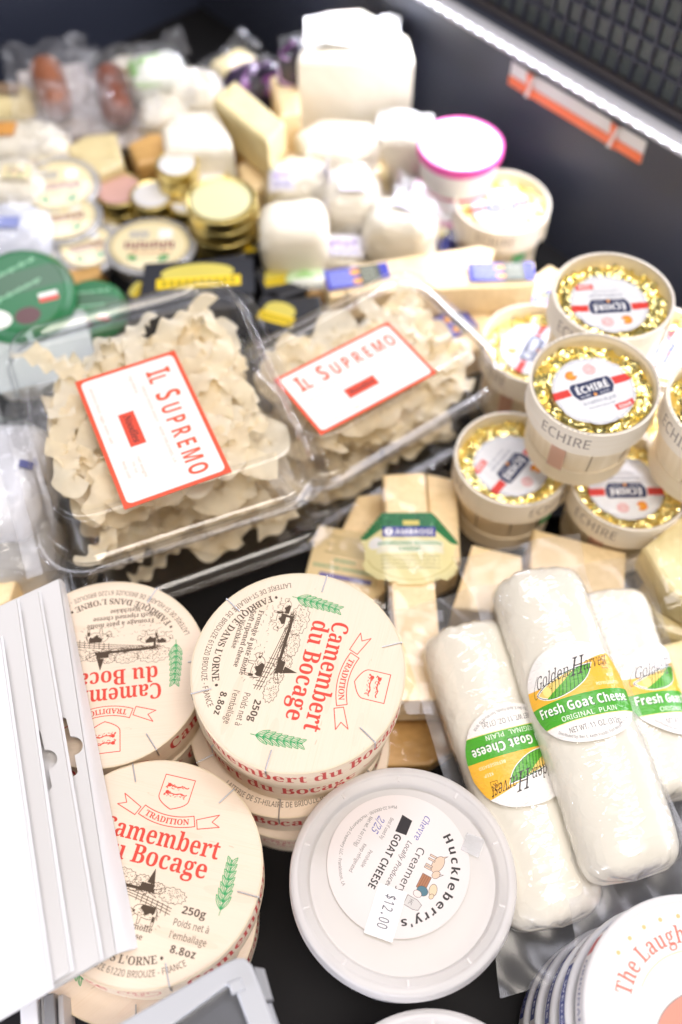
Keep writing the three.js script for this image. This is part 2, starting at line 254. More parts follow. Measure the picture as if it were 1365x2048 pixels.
T.supremo = tex(1024, 644, (c, w, h) => {
  c.fillStyle = '#e2532f'; c.fillRect(0, 0, w, h); c.fillStyle = '#f3ece6'; c.beginPath(); c.roundRect(26, 26, w - 52, h - 52, 34); c.fill();
  c.fillStyle = '#e2532f'; c.save(); c.translate(104, 226);
  const word = [['I', 0, 1.15], ['L', 52, 0.86], ['S', 186, 1.15], ['U', 290, 0.9], ['P', 392, 0.9], ['R', 486, 0.9], ['E', 582, 0.9], ['M', 664, 0.9], ['O', 776, 0.9]];
  for (const [ch, x, k] of word) { c.save(); c.translate(x, 0); c.scale(k * 0.96, k * 1.4); c.font = 'bold 128px sans-serif'; c.fillText(ch, 0, 0); c.restore(); } c.restore();
  c.fillStyle = '#eab09c'; c.font = '26px sans-serif'; squeezed(c, 'FRESH PASTA DAILY', 200, 284, 300); squeezed(c, 'NEW ORLEANS, LA', 540, 284, 290); squeezed(c, 'ingredients', 90, 330, 150); squeezed(c, 'semolina flour, eggs, water, salt', 90, 580, 460); squeezed(c, 'net weight', 700, 470, 160); squeezed(c, '16 oz', 720, 510, 90); squeezed(c, 'keep cold', 700, 560, 130);
  c.fillStyle = '#e0482a'; c.fillRect(360, 384, 260, 96); c.strokeStyle = '#3a1a12'; c.lineWidth = 7; c.lineCap = 'round'; c.lineJoin = 'round';
  c.font = 'italic bold 58px serif'; c.fillStyle = '#3a1a12'; squeezed(c, 'Noodles', 378, 452, 216);
});
T.huck = tex(1024, 1024, (c, S) => {
  c.fillStyle = '#e3dbd8'; c.fillRect(0, 0, S, S); c.fillStyle = '#2b2624';
  c.font = 'bold 84px sans-serif'; arcText(c, "Huckleberry's", 512, 520, 386, -Math.PI / 2, rad(122), false);
  c.font = '74px sans-serif'; squeezed(c, 'Creamery', 326, 440, 372);
  c.font = 'italic 50px sans-serif'; squeezed(c, 'Locally Produced', 322, 528, 380);
  c.font = 'bold 76px sans-serif'; squeezed(c, 'GOAT CHEESE', 320, 632, 440);
  c.fillStyle = '#1c1417'; c.beginPath(); c.moveTo(182, 566); c.lineTo(300, 556); c.lineTo(312, 640); c.lineTo(176, 650); c.fill();
  c.strokeStyle = '#4a4aa0'; c.fillStyle = '#4a4aa0'; c.lineWidth = 5; c.font = 'italic 66px serif'; squeezed(c, 'Chevre', 92, 500, 200); c.font = 'italic 80px serif'; squeezed(c, '2/25', 262, 800, 130);
  c.fillStyle = '#6a6462'; c.font = '38px sans-serif'; squeezed(c, 'Best if used by', 234, 716, 180); squeezed(c, 'Net wt. 4 oz (113g)', 300, 856, 250); squeezed(c, 'Perishable', 520, 742, 140); squeezed(c, 'Keep refrigerated', 500, 800, 230);
  c.font = '32px sans-serif'; arcText(c, 'Plant 22-000590 - Huckleberrys Creamery LLC - Franklinton, LA', 512, 512, 430, Math.PI / 2 + 0.1, rad(112));
  // two goats at a board, a milk churn
  const stroke = (f, fill) => { c.beginPath(); f(); if (fill) { c.fillStyle = fill; c.fill(); } c.strokeStyle = '#5a4d48'; c.lineWidth = 3; c.stroke(); };
  stroke(() => { c.ellipse(380, 262, 66, 38, 0.15, 0, 7); }, '#dcc0a8'); stroke(() => { c.ellipse(452, 242, 32, 24, 0.5, 0, 7); }, '#dcc0a8'); stroke(() => { c.moveTo(440, 224); c.lineTo(430, 196); c.lineTo(456, 218); }); stroke(() => { c.moveTo(318, 256); c.lineTo(296, 224); c.lineTo(322, 240); }, '#dcc0a8');
  for (const x of [336, 364, 410, 430]) stroke(() => { c.rect(x, 290, 13, 50); }, '#dcc0a8');
  stroke(() => { c.rect(486, 262, 108, 68); }, '#a9714f'); c.strokeStyle = '#7b4c33'; for (const y of [280, 296, 312]) { c.beginPath(); c.moveTo(490, y); c.lineTo(590, y + 4); c.stroke(); }
  stroke(() => { c.ellipse(560, 214, 44, 28, -0.2, 0, 7); }, '#e2c9a8'); stroke(() => { c.ellipse(604, 206, 20, 15, 0.3, 0, 7); }, '#e2c9a8'); stroke(() => { c.ellipse(600, 278, 34, 40, 0, 0, 7); }, '#4e7684'); stroke(() => { c.ellipse(634, 300, 24, 30, 0, 0, 7); }, '#ead8d2');
  stroke(() => { c.moveTo(690, 240); c.lineTo(734, 246); c.lineTo(746, 280); c.lineTo(744, 356); c.lineTo(672, 356); c.lineTo(672, 280); c.closePath(); }, '#cfcac6'); c.fillStyle = '#6a6462'; c.font = '34px sans-serif'; c.fillText('HC', 684, 328);
});
T.price = tex(256, 128, (c, w, h) => { c.fillStyle = '#f2efee'; c.fillRect(0, 0, w, h); c.fillStyle = '#3a3a48'; c.font = '64px monospace'; squeezed(c, '$12.00', 34, 84, 176); });
T.golden = tex(1024, 820, (c, w, h) => {
  c.fillStyle = '#efeae4'; c.fillRect(0, 0, w, h);
  c.fillStyle = '#f2b73c'; c.beginPath(); c.moveTo(0, 300); c.quadraticCurveTo(280, 330, 470, 250); c.quadraticCurveTo(700, 130, 1024, 120); c.lineTo(1024, 480); c.lineTo(0, 480); c.fill();
  c.fillStyle = '#4da62e'; c.beginPath(); c.moveTo(0, 452); c.quadraticCurveTo(512, 420, 1024, 438); c.lineTo(1024, 640); c.quadraticCurveTo(512, 610, 0, 640); c.fill();
  c.strokeStyle = '#f4e08a'; c.lineWidth = 6; c.beginPath(); c.moveTo(0, 640); c.quadraticCurveTo(512, 610, 1024, 640); c.stroke();
  // leaf of fields and sun
  const leaf = () => { c.beginPath(); c.moveTo(120, 352); c.quadraticCurveTo(360, 230, 660, 208); c.quadraticCurveTo(560, 400, 300, 416); c.quadraticCurveTo(180, 420, 120, 352); };
  c.fillStyle = '#f5cf72'; leaf(); c.fill(); c.lineWidth = 18; c.strokeStyle = '#fff'; leaf(); c.stroke(); c.lineWidth = 6; c.strokeStyle = '#2a2a22'; leaf(); c.stroke();
  c.fillStyle = '#fbe28a'; c.beginPath(); c.arc(232, 352, 40, 0, 7); c.fill(); c.lineWidth = 4; for (let i = 0; i < 9; i++) { const a = -2.9 + i * 0.32; c.beginPath(); c.moveTo(232 + 48 * Math.cos(a), 352 + 48 * Math.sin(a)); c.lineTo(232 + 66 * Math.cos(a), 352 + 66 * Math.sin(a)); c.stroke(); }
  c.save(); leaf(); c.clip(); c.fillStyle = '#5cab33'; c.beginPath(); c.moveTo(180, 420); c.quadraticCurveTo(380, 330, 470, 260); c.quadraticCurveTo(560, 200, 680, 200); c.lineTo(640, 440); c.lineTo(160, 440); c.fill(); c.strokeStyle = '#1f5a1c'; c.lineWidth = 6; for (let i = 0; i < 13; i++) { c.beginPath(); c.moveTo(250 + i * 34, 420); c.quadraticCurveTo(300 + i * 32, 340, 330 + i * 30, 190); c.stroke(); } for (let i = 0; i < 8; i++) { c.beginPath(); c.arc(440 + i * 30, 262 - i * 8, 17, 3.1, 6.4); c.stroke(); } c.restore();
  c.fillStyle = '#231c1a'; c.save(); c.transform(1, -0.13, -0.42, 1, 150, 250); c.font = '140px serif'; squeezed(c, 'Golden', 10, 66, 330); c.lineWidth = 5; c.strokeStyle = '#231c1a'; c.beginPath(); c.moveTo(30, 110); c.bezierCurveTo(-30, 160, -50, 60, 20, -40); c.stroke(); c.font = '210px serif'; squeezed(c, 'H', 350, 84, 110); c.font = '140px serif'; squeezed(c, 'arvest', 456, 66, 260); c.restore();
  c.strokeStyle = '#8a5a14'; c.lineWidth = 5; c.strokeRect(768, 190, 70, 70); c.fillStyle = '#8a5a14'; c.font = 'bold 52px serif'; c.fillText('K', 782, 244);
  c.fillStyle = '#fdf3d8'; c.font = '34px sans-serif'; squeezed(c, 'KEEP', 780, 330, 96); squeezed(c, 'REFRIGERATED', 640, 396, 270);
  c.font = 'bold 104px sans-serif'; c.fillStyle = '#1d5a1c'; squeezed(c, 'Fresh Goat Cheese', 84, 546, 850); c.fillStyle = '#f6f6ee'; squeezed(c, 'Fresh Goat Cheese', 78, 540, 850);
  c.font = '54px sans-serif'; squeezed(c, 'ORIGINAL  PLAIN', 270, 612, 480);
  c.fillStyle = '#3c3734'; c.font = '60px sans-serif'; squeezed(c, 'NET WT. 11 OZ. (312g)', 300, 716, 440); c.font = '32px sans-serif'; arcText(c, 'Distributed by: Ben E. Keith Foods, Fort Worth, TX 76106', 512, 250, 540, Math.PI / 2, rad(72));
});
T.ambrosi = tex(768, 640, (c, w, h) => {
  c.fillStyle = '#efe7ad'; c.fillRect(0, 0, w, h); c.fillStyle = '#f2efd8'; c.fillRect(120, 250, 520, 110);
  c.fillStyle = '#257a48'; c.beginPath(); c.moveTo(0, 190); c.lineTo(0, 0); c.lineTo(w, 0); c.lineTo(w, 250); c.lineTo(700, 240); c.lineTo(560, 150); c.lineTo(150, 150); c.lineTo(40, 210); c.fill();
  for (let i = 0; i < 160; i++) { c.fillStyle = `rgba(${R() < 0.5 ? '20,80,50' : '90,160,110'},0.5)`; c.beginPath(); c.arc(rr(0, w), rr(0, 150), rr(3, 12), 0, 7); c.fill(); }
  c.fillStyle = '#e8d878'; c.fillRect(330, 70, 130, 46); c.fillStyle = '#f4f4f4'; c.beginPath(); c.arc(110, 260, 52, 0, 7); c.fill();
  c.fillStyle = '#3a3c9a'; c.fillRect(166, 128, 420, 92); c.fillStyle = '#fff'; c.beginPath(); c.arc(216, 174, 34, 0, 7); c.fill(); c.font = 'bold 66px sans-serif'; squeezed(c, 'AMBROSI', 266, 198, 300); c.fillStyle = '#3a3c9a'; c.fillRect(204, 154, 24, 12); c.fillRect(204, 176, 24, 12);
  c.fillStyle = '#3e9a60'; c.font = 'bold 44px sans-serif'; squeezed(c, 'PARMIGIANO REGGIANO', 130, 292, 500); squeezed(c, 'CHEESE', 290, 344, 170);
  c.fillStyle = '#8a8466'; c.font = '24px sans-serif'; const t = ['INGREDIENTS: COW MILK, SALT, RENNET', 'KEEP REFRIGERATED 34-40 F', 'PRODUCT OF ITALY', 'AGED OVER 24 MONTHS']; t.forEach((s, i) => { squeezed(c, s, 150, 400 + i * 34, 460); }); c.strokeStyle = '#b7ac60'; c.lineWidth = 5; c.beginPath(); c.ellipse(384, 300, 350, 300, 0, 0.3, 2.84); c.stroke();
});
T.ambrosiPale = tex(256, 220, (c, w, h) => { c.fillStyle = '#e6cf9a'; c.fillRect(0, 0, w, h); c.fillStyle = '#5d9a72'; c.font = 'bold 22px sans-serif'; squeezed(c, 'PARMIGIANO REGGIANO', 14, 60, 226); squeezed(c, 'CHEESE', 90, 92, 80); c.fillStyle = '#a08f5c'; for (let i = 0; i < 5; i++) c.fillRect(30, 112 + i * 17, 180 - (i % 2) * 30, 5); c.fillStyle = '#6a5f9c'; c.fillRect(20, 6, 190, 20); });
T.cowbox = tex(1024, 1024, (c, S) => {     // the figure in the middle of this lid is left out
  c.fillStyle = '#f3efec'; c.fillRect(0, 0, S, S); c.fillStyle = '#e06a56'; c.font = 'bold 108px serif'; arcText(c, 'The Laughing', 512, 512, 336, -Math.PI / 2 - 0.42, rad(92), false);
  c.strokeStyle = '#ecc89a'; c.lineWidth = 6; c.beginPath(); c.arc(512, 512, 300, -2.6, -0.9); c.stroke();
  c.fillStyle = '#eeb878'; for (let i = 0; i < 7; i++) { const a = -2.4 + i * 0.2; c.beginPath(); c.arc(512 + 456 * Math.cos(a), 512 + 456 * Math.sin(a), 11, 0, 7); c.fill(); }
  c.fillStyle = '#e88a74'; c.beginPath(); c.ellipse(500, 560, 230, 170, -0.3, 0, 7); c.fill(); c.strokeStyle = '#8a7f7a'; c.lineWidth = 7; c.stroke();
});
T.cowside = tex(2048, 128, (c, w, h) => {
  c.fillStyle = '#efe9e6'; c.fillRect(0, 0, w, h);
  for (let k = 0; k < 4; k++) { const x = k * 512; c.fillStyle = '#26368f'; c.fillRect(x, 10, 230, 108); c.fillStyle = '#c8333a'; c.fillRect(x + 250, 10, 60, 108); c.fillStyle = '#f4f4f8'; c.font = 'bold 58px sans-serif'; squeezed(c, '8 WEDGES', x + 12, 84, 206); c.fillStyle = '#38407f'; c.font = 'bold 62px serif'; squeezed(c, 'ORIGINAL', x + 326, 86, 176); }
});
T.wood = woodTex;
T.green = tex(512, 512, (c, S) => {
  c.fillStyle = '#0f6d39'; c.fillRect(0, 0, S, S); c.fillStyle = '#3e6748'; c.fillRect(0, 150, S, 120); c.strokeStyle = '#8fc79d'; c.lineWidth = 7; for (let k = 0; k < 2; k++) { c.beginPath(); for (let i = 0; i < 40; i++) c.lineTo(90 + i * 7, 300 - k * 120 - i * 2 + (7 + 6 * Math.sin(i * 0.9)) * Math.sin(i * 2.3 + k)); c.stroke(); }
  c.fillStyle = '#f2f2ea'; c.fillRect(330, 300, 90, 24); c.fillStyle = '#d8402f'; c.fillRect(330, 324, 90, 26); c.fillStyle = '#efeee6'; c.beginPath(); c.ellipse(120, 380, 70, 50, 0.4, 0, 7); c.fill(); c.fillStyle = '#5a3232'; c.beginPath(); c.ellipse(260, 400, 60, 46, 0, 0, 7); c.fill();
});
T.oval = tex(512, 320, (c, w, h) => {
  c.fillStyle = '#efe2b6'; c.fillRect(0, 0, w, h); c.fillStyle = '#7f2740'; for (let i = 0; i < 11; i++) { c.fillRect(96 + i * 30, 136 + (i % 3) * 5, 17, 48 - (i % 2) * 14); c.fillRect(92 + i * 30, 168, 26, 9); }
  c.strokeStyle = '#d0784c'; c.lineWidth = 8; c.beginPath(); c.moveTo(120, 210); c.lineTo(400, 210); c.stroke(); c.fillStyle = '#4d9c54'; c.beginPath(); c.ellipse(150, 244, 34, 18, 0.3, 0, 7); c.fill(); c.beginPath(); c.ellipse(350, 248, 38, 20, -0.3, 0, 7); c.fill();
  c.fillStyle = '#8289a8'; for (let i = 0; i < 3; i++) c.fillRect(120, 70 + i * 18, 130, 8); c.fillStyle = '#fafafa'; c.fillRect(310, 60, 90, 60); c.strokeStyle = '#c0a860'; c.lineWidth = 10; c.beginPath(); c.ellipse(256, 160, 244, 150, 0, 0, 7); c.stroke();
});
T.blackyellow = tex(512, 320, (c, w, h) => {
  c.fillStyle = '#25262c'; c.fillRect(0, 0, w, h); c.fillStyle = '#cbbd58'; c.beginPath(); c.ellipse(250, 110, 170, 84, 0, 0, 7); c.fill(); c.fillStyle = '#e9c91c'; c.fillRect(60, 150, 390, 92); c.fillStyle = '#8a7a12'; for (let i = 0; i < 10; i++) c.fillRect(86 + i * 35, 172, 20, 46);
});
T.bluelabel = tex(512, 256, (c, w, h) => {
  c.fillStyle = '#3437a0'; c.fillRect(0, 0, w, h); c.fillStyle = '#aab0e0'; for (let i = 0; i < 9; i++) c.fillRect(30, 26 + i * 24, 180 + (i % 3) * 14, 9); c.fillStyle = '#474a3c'; c.fillRect(270, 0, 170, h); c.fillStyle = '#9ea28e'; for (let i = 0; i < 7; i++) c.fillRect(290, 30 + i * 28, 120, 10); c.fillStyle = '#eda63c'; c.beginPath(); c.arc(240, 70, 38, 0, 7); c.fill(); c.beginPath(); c.arc(246, 190, 36, 0, 7); c.fill();
});
T.purple = tex(256, 256, (c, S) => { c.fillStyle = '#eceaf6'; c.fillRect(0, 0, S, S); c.fillStyle = '#7d3fb4'; for (let i = 0; i < 5; i++) { c.fillRect(40 + i * 38, 90 + (i % 2) * 10, 22, 60); } c.fillStyle = '#8f86c8'; for (let i = 0; i < 4; i++) c.fillRect(30, 180 + i * 16, 190, 6); c.fillStyle = '#3f9a52'; c.fillRect(10, 20, 70, 22); });
T.greenwrap = tex(256, 256, (c, S) => { c.fillStyle = '#e4e6dc'; c.fillRect(0, 0, S, S); for (let i = 0; i < 14; i++) { c.fillStyle = ['#a9d48e', '#c9dfb2', '#8a8a92'][i % 3]; c.beginPath(); c.ellipse(rr(0, S), rr(0, S), rr(14, 36), rr(10, 22), rr(0, 3), 0, 7); c.fill(); } });
T.purplebag = tex(256, 256, (c, S) => { c.fillStyle = '#21142a'; c.fillRect(0, 0, S, S); for (let i = 0; i < 26; i++) { c.fillStyle = ['#7a3f80', '#b58cc0', '#2f1838', '#3a2046'][i % 4]; c.beginPath(); c.ellipse(rr(0, S), rr(0, S), rr(8, 34), rr(6, 18), rr(0, 3), 0, 7); c.fill(); } });
T.perf = tex(512, 512, (c, S) => { c.fillStyle = '#5d6462'; c.fillRect(0, 0, S, S); for (let j = 0; j < 16; j++) for (let i = 0; i < 16; i++) { c.fillStyle = '#2c3136'; c.beginPath(); c.arc(i * 32 + (j % 2 ? 16 : 0) + 8, j * 32 + 16, 10, 0, 7); c.fill(); c.fillStyle = '#b6bab2'; c.beginPath(); c.arc(i * 32 + (j % 2 ? 0 : 16) + 8, j * 32 + 16, 4, 0, 7); c.fill(); } });  // dark holes; the pale dots paint light showing through the holes
const printed = (t, rough = 0.5, more = {}) => std(0xffffff, rough, { map: t, ...more });

// ---------- the case: deck, walls, lamps ----------
struct('floor', new RoundedBoxGeometry(3.2, 0.02, 3.2, 2, 0.004).translate(0, -0.01, -0.5), M.deck);
const NA = V(0.743, 0, -0.669), NB = V(-0.669, 0, -0.743);    // outward directions of the right and the back wall
function wallFrame(o, n, d, turn) { o.position.set(n.x * d, 0, n.z * d); o.rotation.y = turn; return o; }
const AT = rad(-48), BT = rad(42);
// sight line met with a plane parallel to a wall: returns (along, up) in that wall's own axes
function onWall(px, py, n, d, turn) {
  const a = P(px, py, 0), o = V(0, EYE, 0), r = a.sub(o), t = d / (r.x * n.x + r.z * n.z), q = o.add(r.multiplyScalar(t));
  q.sub(V(n.x * d, 0, n.z * d)); return [q.x * Math.cos(turn) - q.z * Math.sin(turn), q.y];
}
wallFrame(struct('wall_right', new RoundedBoxGeometry(2.4, LED_Y + 0.03, 0.03, 2, 0.004).translate(0, (LED_Y + 0.03) / 2 - 0.02, -0.015), M.wall), NA, WALL_D, AT);
wallFrame(struct('wall_left', new RoundedBoxGeometry(2.4, LED_Y + 0.03, 0.03, 2, 0.004).translate(0, (LED_Y + 0.03) / 2 - 0.02, -0.015), M.wall), NA.clone().negate(), 0.26, AT + Math.PI);
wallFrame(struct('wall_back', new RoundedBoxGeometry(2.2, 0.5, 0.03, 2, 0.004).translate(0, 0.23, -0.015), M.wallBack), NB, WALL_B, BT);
function lampStrip(label, n, d, turn, power, spans) {   // white diodes in a channel along the top of a side wall, and their light
  const s = thing('lamp_strip', label, 'lamp strip', V(0, 0, 0)); wallFrame(s, n, d, turn);
  part(s, 'channel', new RoundedBoxGeometry(1.3, 0.013, 0.008, 2, 0.002).translate(-0.2, LED_Y + 0.004, 0.0042), std(lin(0.55, 0.55, 0.6), 0.45));
  const glow = std(0xffffff, 0.4, { emissive: LED_COLOR, emissiveIntensity: 4.5 }), g = new RoundedBoxGeometry(0.0036, 0.0036, 0.003, 2, 0.0012);
  for (let i = 0; i < 108; i++) part(s, 'diode', g, glow, V(-0.84 + i * 0.0119, LED_Y + 0.004, 0.0093));
  part(s, 'diode_tape', new RoundedBoxGeometry(1.29, 0.0042, 0.0008, 1, 0.0002).translate(-0.2, LED_Y + 0.004, 0.0086), std(0xffffff, 0.4, { emissive: LED_COLOR, emissiveIntensity: 0.8 }));  // backing made emissive to paint the continuous glow between diodes
  const c = V(n.x * d, LED_Y + 0.004, n.z * d), along = V(Math.cos(turn), 0, -Math.sin(turn)), inn = n.clone().negate();
  for (const k of spans) { const p = c.clone().addScaledVector(along, k).addScaledVector(inn, 0.02), q = p.clone().addScaledVector(inn, 0.1).add(V(0, -0.045, 0)); areaLamp(p.x, p.y, p.z, q.x, q.y, q.z, 0.6, 0.008, power, LED_COLOR); }
}
lampStrip('glowing strip of white diodes running along the top of the dark right wall', NA, WALL_D, AT, LED_POWER, [-0.5, 0.1]);
lampStrip('strip of white diodes on the near left wall, outside the picture', NA.clone().negate(), 0.26, AT + Math.PI, LED_POWER * 0.7, [-0.1, 0.5]);
{ // air grille above the lamp strip
  const s = thing('air_grille', 'dark honeycomb air grille above the lamp strip at top right', 'air grille', V(0, 0, 0)); wallFrame(s, NA, WALL_D + 0.012, AT);
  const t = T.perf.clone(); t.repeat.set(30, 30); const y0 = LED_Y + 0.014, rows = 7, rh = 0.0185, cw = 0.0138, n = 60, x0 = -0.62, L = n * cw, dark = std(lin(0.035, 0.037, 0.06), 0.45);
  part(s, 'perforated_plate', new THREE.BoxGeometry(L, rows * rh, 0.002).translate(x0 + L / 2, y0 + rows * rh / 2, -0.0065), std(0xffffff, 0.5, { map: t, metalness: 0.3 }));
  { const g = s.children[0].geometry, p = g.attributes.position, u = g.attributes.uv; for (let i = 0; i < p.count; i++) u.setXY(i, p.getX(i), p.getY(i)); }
  const v = new RoundedBoxGeometry(0.0024, rows * rh, 0.005, 1, 0.0008), h = new RoundedBoxGeometry(L, 0.0021, 0.0046, 1, 0.0007);
  for (let i = 0; i <= n; i++) part(s, 'upright_bar', v, dark, V(x0 + i * cw, y0 + rows * rh / 2, -0.004));
  for (let j = 1; j < rows; j++) part(s, 'level_bar', h, dark, V(x0 + L / 2, y0 + j * rh, -0.0043));
  part(s, 'frame', mergeGeometries([new RoundedBoxGeometry(L + 0.02, 0.006, 0.016, 1, 0.002).translate(x0 + L / 2, y0 - 0.0031, -0.005), new RoundedBoxGeometry(L + 0.02, 0.05, 0.016, 1, 0.002).translate(x0 + L / 2, y0 + rows * rh + 0.0252, -0.005)]), std(lin(0.05, 0.042, 0.045), 0.5));
}
{ // price rail tag
  const [s0, y0] = onWall(1019, 146, NA, WALL_D - 0.003, AT), [s1] = onWall(1283, 318, NA, WALL_D - 0.003, AT), L = s1 - s0, H = 0.0205;
  const s = thing('price_tag', 'long white and orange price strip stuck on the dark wall under the lamps', 'price tag', V(0, 0, 0)); wallFrame(s, NA, WALL_D - 0.0005, AT);
  const white = std(lin(0.78, 0.77, 0.76), 0.4), red = std(lin(0.82, 0.17, 0.06), 0.4), cx = s0 + L / 2;
  part(s, 'card', new RoundedBoxGeometry(L, H, 0.0012, 1, 0.0004).translate(cx, y0, 0.0007), white);
  part(s, 'orange_band', new RoundedBoxGeometry(L, H * 0.42, 0.0008, 1, 0.0003).translate(cx, y0 - H * 0.29, 0.0018), red);
  for (const k of [0.175, 0.80]) { const g = slab(polyShape([V(-0.006, 0, -H / 2), V(0.002, 0, -H / 2), V(0.0025, 0, H / 2), V(-0.003, 0, H / 2)]), 0.001, 0.0002).rotateX(Math.PI / 2); part(s, 'clip', g, red, V(s0 + L * k, y0, 0.0034)); const g2 = slab(polyShape([V(0.0015, 0, -H * 0.5), V(0.004, 0, -H * 0.5), V(-0.0008, 0, H * 0.5), V(-0.004, 0, H * 0.5)]), 0.0008, 0.0002).rotateX(Math.PI / 2); part(s, 'clip', g2, white, V(s0 + L * k, y0, 0.0046)); }
}
CEILING.forEach(([x, y, z, w, d, power, color], i) => {
  const s = thing('ceiling_lamp', 'bright ceiling lamp panel high above ' + ['the near end of the case', 'the right wall of the case', 'the far end of the case'][i], 'ceiling lamp', V(x, y, z));
  part(s, 'housing', new RoundedBoxGeometry(w + 0.04, 0.04, d + 0.04, 2, 0.006).translate(0, 0.035, 0), M.white);
  part(s, 'diffuser', new THREE.BoxGeometry(w, 0.006, d).translate(0, 0.01, 0), std(0xffffff, 0.5, { emissive: color, emissiveIntensity: 2 }));
  areaLamp(x, y - 0.005, z, x, 0, z - 0.0001, w, d, power, color);
});

// ---------- Camembert boxes ----------
const CAM_R = 0.0585, CAM_H = 0.034;
const camLid = printed(T.camembert, 0.62, { bumpMap: woodBump, bumpScale: 0.0002 }), camSide = printed(T.camembertSide, 0.62, { bumpMap: woodBump, bumpScale: 0.0002 });
function makeCamembert(label, pos, turn, group) {
  const t = thing('camembert_box', label, 'cheese box', pos, turn, group), r = CAM_R, h = CAM_H;
  const base = lathe([[0, 0.0006], [r - 0.0022, 0.0006], [r - 0.0012, 0.0012], [r - 0.0012, 0.016]]); part(t, 'base', base, M.wood);
  const side = grid(96, 2, (u, v) => { const a = u * Math.PI * 2 + 0.5, w = 0.0003 * N3(Math.cos(a) * 2, Math.sin(a) * 2, 1), y = 0.011 + v * (h - 0.0122); return V((r + w) * Math.sin(a), y, (r + w) * Math.cos(a)); }, (u, v) => [u, v]);
  part(t, 'lid_band', side, camSide);
  part(t, 'band_edge', lathe([[r - 0.0012, 0.011], [r, 0.011]]), M.wood);
  const top = polar(10, 96, (k, a) => { const q = k * (r - 0.0004); return V(q * Math.sin(a), h - 0.0006 + 0.0007 * (1 - k * k) + 0.0003 * N3(q * 40 * Math.sin(a), 1, q * 40 * Math.cos(a)), q * Math.cos(a)); }); discUV(top, r); part(t, 'lid', top, camLid);
  part(t, 'lid_edge', lathe([[r - 0.0004, h - 0.0006], [r + 0.0004, h - 0.0004], [r + 0.0006, h - 0.0012], [r, h - 0.0016]]), M.wood);
  for (let i = 0; i < 6; i++) { const a = i * Math.PI / 3 + 0.5, c = V(Math.sin(a), 0, Math.cos(a)), q = (rad_, y) => c.clone().multiplyScalar(rad_).add(V(0, y, 0)); part(t, 'staple', mergeGeometries([bar(q(r - 0.0105, h + 0.0004), q(r + 0.0003, h + 0.0001), 0.0004, 5), bar(q(r + 0.0007, h + 0.0002), q(r + 0.0009, h - 0.009), 0.0004, 5)]), M.steel); }
  return t;
}
const camGroup = 'stacked camembert boxes';
const cam0 = makeCamembert('open-faced wooden camembert box on top of the middle stack, lettering turned sideways', P(597, 1333, 0.136).setY(0.102), rad(-104), camGroup);
cam0.rotation.z = rad(-1.2);
function camembert(px, py, level, deg, label) { return copy(cam0, label, P(px, py, level * CAM_H).setY((level - 1) * CAM_H + 0.0004), rad(-deg), camGroup); }
camembert(592, 1370, 3, -40, 'wooden camembert box directly beneath the sideways top box of the middle stack');
camembert(576, 1440, 2, -28, 'third camembert box down in the middle stack, its lid rim and du Bocage band showing');
camembert(592, 1490, 1, 20, 'lowest camembert box of the middle stack, resting on the black deck');
camembert(212, 1340, 3, 173, 'upside-down lettered camembert box beside the white plastic sheets, under the pasta box');
camembert(228, 1388, 2, 60, 'camembert box below the upside-down lettered one, only a strip of band showing');
camembert(240, 1425, 1, 100, 'lowest camembert box of the rear left stack under the pasta box');
camembert(300, 1742, 3, 13, 'upright lettered camembert box at lower left, partly under the white sheets').rotation.x = rad(-2.5);
camembert(272, 1815, 2, 142, 'camembert box under the upright lettered one, its bare edge showing at the bottom');
camembert(310, 1830, 1, 150, 'lowest camembert box of the front left stack beside the grey sign frame');

// ---------- tubs of goat cheese with frosted lids ----------
const frost = phy(lin(0.90, 0.89, 0.90), 0.5, { transmission: 0.4, thickness: 0, ior: 1.45 }), frostLid = phy(lin(0.95, 0.925, 0.915), 0.45, { transmission: 0.45, thickness: 0, ior: 1.45 });
function makeTub(label, pos, turn) {
  const t = thing('cheese_tub', label, 'cheese tub', pos, turn), h = 0.078;
  part(t, 'cup', lathe([[0, 0], [0.043, 0], [0.0455, 0.002], [0.0545, 0.062], [0.056, 0.070], [0.057, 0.0705]], 80), frost);
  part(t, 'cheese', lathe([[0, 0.003], [0.0425, 0.003], [0.0535, 0.064], [0.03, 0.066], [0, 0.0655]], 60), M.soft);
  part(t, 'lid', lathe([[0.0585, 0.0675], [0.0592, 0.069], [0.0588, 0.0768], [0.0578, 0.0785], [0.0552, 0.0788], [0.0540, 0.0782], [0.0535, 0.0772], [0.0505, 0.0766], [0.0492, 0.0752], [0.0487, 0.0728], [0.0478, 0.0722], [0, 0.0724]], 110), frostLid);
  for (let i = 0; i < 10; i++) { const a = i * 0.628 + 0.2; part(t, 'lid_notch', new RoundedBoxGeometry(0.0012, 0.0008, 0.004, 1, 0.0003), frostLid, V(0.0525 * Math.sin(a), 0.0772, 0.0525 * Math.cos(a))).rotation.y = a; }
  return t;
}
const tub = makeTub('frosted round tub of goat cheese with a white printed label on its lid', P(806, 1782, 0.08).setY(0.003), rad(-119));
